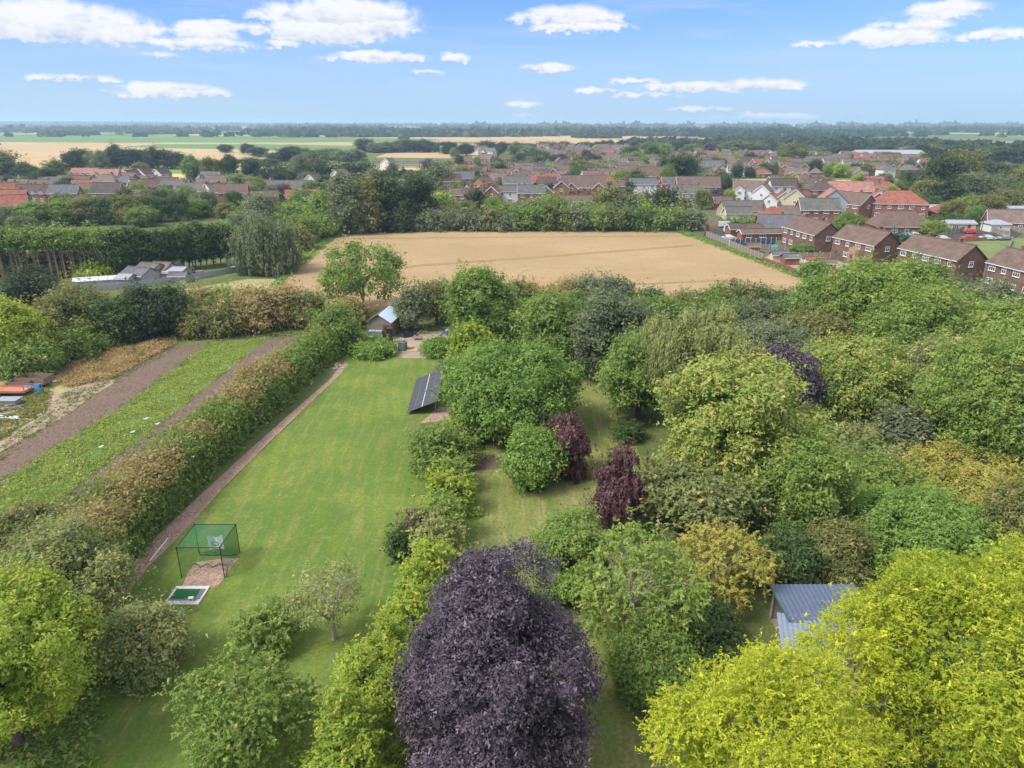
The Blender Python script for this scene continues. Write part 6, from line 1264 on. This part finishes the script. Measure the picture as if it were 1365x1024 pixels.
# -- smallholding sheds by the conifer screen
a, b_ = G(94, 386.5), G(165, 381.5); Lg = (b_-a).length; ang = math.atan2(b_.y-a.y, b_.x-a.x); gh = empty('glasshouse', ((a.x+b_.x)/2, (a.y+b_.y)/2+1.4, 0), ang); tag(gh, 'long low white-roofed glasshouse before the bare conifer trunks', 'glasshouse')
white_sheet = plain('white_roof_sheet', (.50,.53,.57), .5, .4)
for k in range(6):
    for s in (-1, 1):
        b = MB(); b.box((0, 0, 0), (Lg/6-.06, 1.65, .04)); o = b.build('roof_panel', white_sheet, gh, (-Lg/2+Lg*(k+.5)/6, s*.75, 1.85)); o.rotation_euler = (R(-s*22), 0, 0)
b = MB(); b.box((0, 0, .75), (Lg, 2.8, 1.5)); b.build('wall', plain('grey_block_wall', (.40,.40,.42), .85), gh)
for i, (px, py, L_, W_, rz, roof, h_, rh, lb) in enumerate(((171,384,2.6,3,-5,'pale',2.0,.5,'small open store right of the glasshouse'),(190,381,5.5,5,-18,'slate',2.1,1.1,'grey roofed shed with its slope to the camera, right of the glasshouse'),(205,377,4.6,6,-18,'grey',2.2,1.3,'brown-grey roofed shed in the middle of the smallholding'),(220,374,4,5,-10,'mauve',2.2,1.2,'brownish roofed shed next to the middle one'),(233,375,6,5,-4,'pale',1.9,.6,'pale flat shed at the right of the smallholding'),(228,363,5,4,0,'pale',2.0,.4,'small pale shed at the back of the smallholding'),(240,377,3.5,2,0,'slate',1.5,.5,'dark little lean-to at the right of the smallholding'))):
    house(px, py, L_, W_, rz, roof, 'grey', 1, 'g', '', h=h_, rh=rh, chim=0, label=lb, name='shed', cat='shed', ends=False, front=False, back=False, barge=False)
def fence(name, pts, h_, label, pm, post_m, step=1.85, cat='fence', top=None, post_h=.12):
    P = [G(*p) for p in pts]; root = empty(name, (P[0].x, P[0].y, 0)); tag(root, label, cat); pan = {}
    for A_, B_ in zip(P[:-1], P[1:]):
        d = B_-A_; n = max(1, round(d.length/step)); w_ = round(d.length/n, 3)
        b = MB(); b.box((0, 0, h_/2+.02), (w_-.12, .04, h_-.06)); 
        for k in range(3): b.box((0, -.035, h_*(.2+.3*k)), (w_-.12, .03, .08))
        me = b.mesh('panel', pm); q = MB(); q.box((0, 0, (h_+post_h)/2), (.11, .11, h_+post_h)); me2 = q.mesh('post', post_m); ang = math.atan2(d.y, d.x)
        for k in range(n):
            c_ = A_+d*((k+.5)/n)-P[0]; obj('panel', me, root, (c_.x, c_.y, 0), ang); c_ = A_+d*(k/n)-P[0]; obj('post', me2, root, (c_.x, c_.y, 0), ang)
    c_ = P[-1]-P[0]; obj('post', me2, root, (c_.x, c_.y, 0), ang); return root
conc = plain('concrete_post', (.42,.41,.39), .9)
fence('board_fence', [(98,390),(160,386),(205,381),(246,375),(300,366),(332,360)], 1.3, 'long grey sheet fence in front of the smallholding sheds', plain('grey_sheet', (.34,.35,.38), .8), conc, 2.6)
fence('panel_fence', [(941,316),(962,324),(984,334),(1000,341),(1016,347)], 1.7, 'grey timber fence along the right corner of the wheat', wood_grey, conc)
fence('brick_wall_fence', [(1016,348),(1045,358),(1060,364)], 1.0, 'low reddish wall between wheat corner and gardens', WALL['brick'], WALL['brick'], 2.5, cat='wall')
fence('glass_fence', [(972,329),(1034,326)], 1.9, 'dark blue-grey panelled fence with white posts left of the semis', plain('blue_grey_panel', (.10,.13,.18), .4, .5), white_paint, 1.7)
fence('panel_fence', [(1035,345),(1075,345.5),(1106,345)], 1.6, 'timber fence between the two farthest gardens of the semis', wood_grey, conc); fence('panel_fence', [(985,334),(1014,333)], 1.5, 'short timber fence left of the climbing frame', wood_grey, conc); fence('panel_fence', [(1014,333),(1046,334)], 1.5, 'timber fence behind the green hut', wood_grey, conc)
fence('panel_fence', [(1262,312),(1278,311),(1293,306)], 1.7, 'grey timber fence around the pale hut', wood_grey, conc); fence('panel_fence', [(1311,306),(1330,313),(1345,316)], 1.7, 'timber fence slanting behind the silver car', wood_grey, conc); fence('panel_fence', [(1344,308),(1380,314)], 1.7, 'dark timber fence at the right edge', wood_grey, conc)
fence('garden_wall', [(1248,324),(1300,322),(1345,319)], 1.1, 'long orange brick wall below the parked cars', WALL['orange'], WALL['orange'], 3.0, cat='wall')
fence('garden_wall', [(938,315),(942,303),(975,304)], 1.6, 'pinkish brick wall at the right end of the far wheat edge', WALL['pink'], WALL['pink'], 3.0, cat='wall'); fence('post_fence', [(1336,352),(1342,340),(1349,322)], 1.3, 'thin pale fence crossing the paddock', plain('pale_wire', (.5,.5,.46), .8), conc, 4)
sheet('parking_yard', [(1235,317),(1252,308),(1345,305),(1362,312),(1350,320),(1248,323)], .07, m_asphalt); sheet('driveway', [(1185,322),(1190,313),(1235,313),(1235,322)], .07, m_asphalt); sheet('garage_yard', [(945,318),(952,306),(990,304),(1035,322),(1034,330),(985,333)], .07, m_asphalt); sheet('garden_paving', [(1016,346),(1036,334),(1100,342),(1150,360),(1100,378),(1060,364)], .07, m_gravel)
# -- cars
def car(px, py, rz, c_, label, van=False):
    p = G(px, py); root = empty('parked_car', (p.x, p.y+.8, .1), R(rz)); tag(root, label, 'van' if van else 'car', 'parked cars')
    pm = plain('paint_'+str(c_), c_, .3, .5, var=.04); prof = [(-2.1,.35),(-2.1,.80),(-1.95,.92),(-1.5,.98),(-.95,1.42),(.55,1.42),(1.15,.98),(1.95,.86),(2.1,.62),(2.1,.35)] if not van else [(-2.3,.35),(-2.3,1.9),(1.0,1.95),(1.6,1.2),(2.2,1.05),(2.3,.4)]
    b = MB(); n = len(prof); wf = [(.86 if z < 1 else .68) for _, z in prof]
    L_, R_ = [(x, -w_, z) for (x, z), w_ in zip(prof, wf)], [(x, w_, z) for (x, z), w_ in zip(prof, wf)]; b.face(L_); b.face(R_[::-1])
    for i in range(n): j = (i+1) % n; b.face([L_[i], R_[i], R_[j], L_[j]])
    b.build('body', pm, root); g_ = MB()
    for s in (-1, 1): g_.face([(x, s*y, z) for x, y, z in ((-1.3,.80,1.04),(.98,.80,1.04),(.52,.71,1.36),(-.9,.71,1.36))][::s])
    g_.face([(1.17,-.72,1.0),(1.17,.72,1.0),(.60,.64,1.41),(.60,-.64,1.41)]); g_.face([(-1.52,.72,1.0),(-1.52,-.72,1.0),(-1.0,-.64,1.41),(-1.0,.64,1.41)]); g_.build('windows', glass, root)
    wm = cached('wheelm', lambda: (lambda b: (b.tube([(0, -.1, 0), (0, .1, 0)], .32, 14), b.tube([(0, -.11, 0), (0, .11, 0)], .18, 10, 1), b.mesh('wheel', [black_metal, grey_metal]))[2])(MB()))
    for i in (-1.3, 1.3):
        for s in (-1, 1): obj('wheel', wm, root, (i, s*.84, .32))
car(1294,321,4,(.40,.03,.04),'dark red car parked behind the orange brick wall'); car(1318,321,0,(.48,.52,.56),'silver blue car parked behind the orange brick wall'); car(1296,312,-8,(.45,.06,.04),'red car beyond the dark red one'); car(1220,317,6,(.62,.65,.68),'silver car in front of the bungalow with rooflights'); car(1207,318,12,(.10,.30,.60),'blue car beside the window of the bungalow with rooflights'); car(1341,321,10,(.25,.26,.28),'grey car by the right edge yard'); car(969,311,80,(.55,.58,.60),'silver car in the garage yard by the wheat corner'); car(972,321,10,(.66,.68,.70),'pale car nearest the wheat corner fence'); car(968,304,0,(.5,.55,.62),'pale blue van in the garage yard by the wheat corner', True); car(775,277,0,(.5,.04,.04),'red car in the dark opening of the pub-like building'); car(1258,322,5,(.6,.6,.6),'pale car left of the dark red one')
p = G(1306, 316); b = MB(); b.tube([(0, 0, 0), (.1, 0, 6.6)], [.14, .09], 8); ro = b.build('utility_pole', bark); ro.location = (p.x, p.y, 0); tag(ro, 'leaning wooden utility pole by the parked cars', 'pole'); b = MB(); b.box((.1, 0, 6.3), (1.4, .1, .1)); b.build('crossarm', bark, ro)
# garden things behind the semis
p = G(1031, 342); sl_ = empty('climbing_frame', (p.x, p.y, 0)); tag(sl_, 'green topped climbing frame with blue slide behind the wheat corner', 'climbing frame')
b = MB()
for i in (-1, 1):
    for j in (-1, 1): b.box((i*.5, j*.5, 1.2), (.09, .09, 2.4))
b.box((0, 0, 1.2), (1.1, 1.1, .08)); b.build('tower', wood_fresh, sl_); b = MB(); b.face([(-.7,-.7,2.4),(.7,-.7,2.4),(0,0,3.1)]); b.face([(.7,-.7,2.4),(.7,.7,2.4),(0,0,3.1)]); b.face([(.7,.7,2.4),(-.7,.7,2.4),(0,0,3.1)]); b.face([(-.7,.7,2.4),(-.7,-.7,2.4),(0,0,3.1)]); b.build('canopy', plain('teal_canvas', (.03,.28,.24), .7), sl_); b = MB(); b.box((.4, -1.5, .62), (.45, 2.3, .05), M=Matrix.Rotation(R(31), 4, 'X')); b.build('slide', plain('sky_blue_plastic', (.15,.42,.70), .4), sl_)
for a in ((1036,350,3.2,2.2,0,'slate','cream','green-grey hut behind the wheat corner wall'),(1052,354,3.6,2.4,4,'slate','brick','dark red hut with grey roof in the garden of the farthest semis'),(1002,338,3.0,2.4,0,'brown','orange','little orange hut against the timber fence'),(1085,359,4.2,2.6,-8,'red','white','white hut with reddish top under the second semis'),(1099,362,4.0,2.4,-10,'brown','brick','brownish long hut under the second semis')):
    house(a[0], a[1], a[2], a[3], a[4], a[5], a[6], 1, 'g', '', h=1.9, rh=.6, chim=0, label=a[7], name='hut', cat='hut', ends=False, front=False, back=False, barge=False)
# junk near the weeping willow
for i, (px, py, l_, rz) in enumerate(((308, 352, 3.4, -40), (316, 362, 3.0, -25), (326, 360, 2.6, 30))): b = MB(); b.box((0, 0, .7), (l_, 1.0, .08), M=Matrix.Rotation(.25, 4, 'Y')); b.box((0, 0, .3), (l_*.9, .8, .5)); o = b.build('junk_heap', plain('white_grey_board', (.6,.6,.6), .8)); o.location = G(px, py); o.rotation_euler = (0, 0, R(rz)); tag(o, ('pale boards heaped left of the willow, farthest', 'pale boards heaped left of the willow, lowest', 'pale boards at the foot of the weeping willow')[i], 'board heap')
for i, px in enumerate((257, 262)): b = MB(); b.tube([(0, 0, 0), (0, 0, 1.0)], .42, 12); b.tube([(0, 0, .98), (0, 0, 1.03)], .45, 12); o = b.build('barrel', plain('teal_barrel', (.05,.22,.26), .5)); o.location = G(px, 368); tag(o, ('left teal barrel in the small paddock', 'right teal barrel in the small paddock')[i], 'barrel', 'teal barrels')
b = MB(); b.box((0, 0, .7), (1.6, 1.0, 1.4)); b.box((0, -.52, .5), (.5, .04, .7)); o = b.build('hutch', wood_grey); o.location = G(267, 369.5); tag(o, 'small wooden hutch beside the teal barrels', 'hutch')
# dead stem at the gap before the wheat
p = G(895, 420); b = MB(); b.tube([(0, 0, 0), (.1, 0, 2.2), (.0, 0, 4.4)], [.22, .15, .05], 7); b.tube([(.1, 0, 2.0), (.8, .2, 3.4)], [.08, .03], 5); b.tube([(.05, 0, 2.8), (-.6, .1, 4.0)], [.07, .02], 5); b.tube([(-1.2, 0, 0), (-1.2, .1, 2.6)], [.18, .1], 7); o = b.build('dead_tree', bark_pale); o.location = p; tag(o, 'pinkish dead stem at the gap in the hedgerow', 'dead tree')
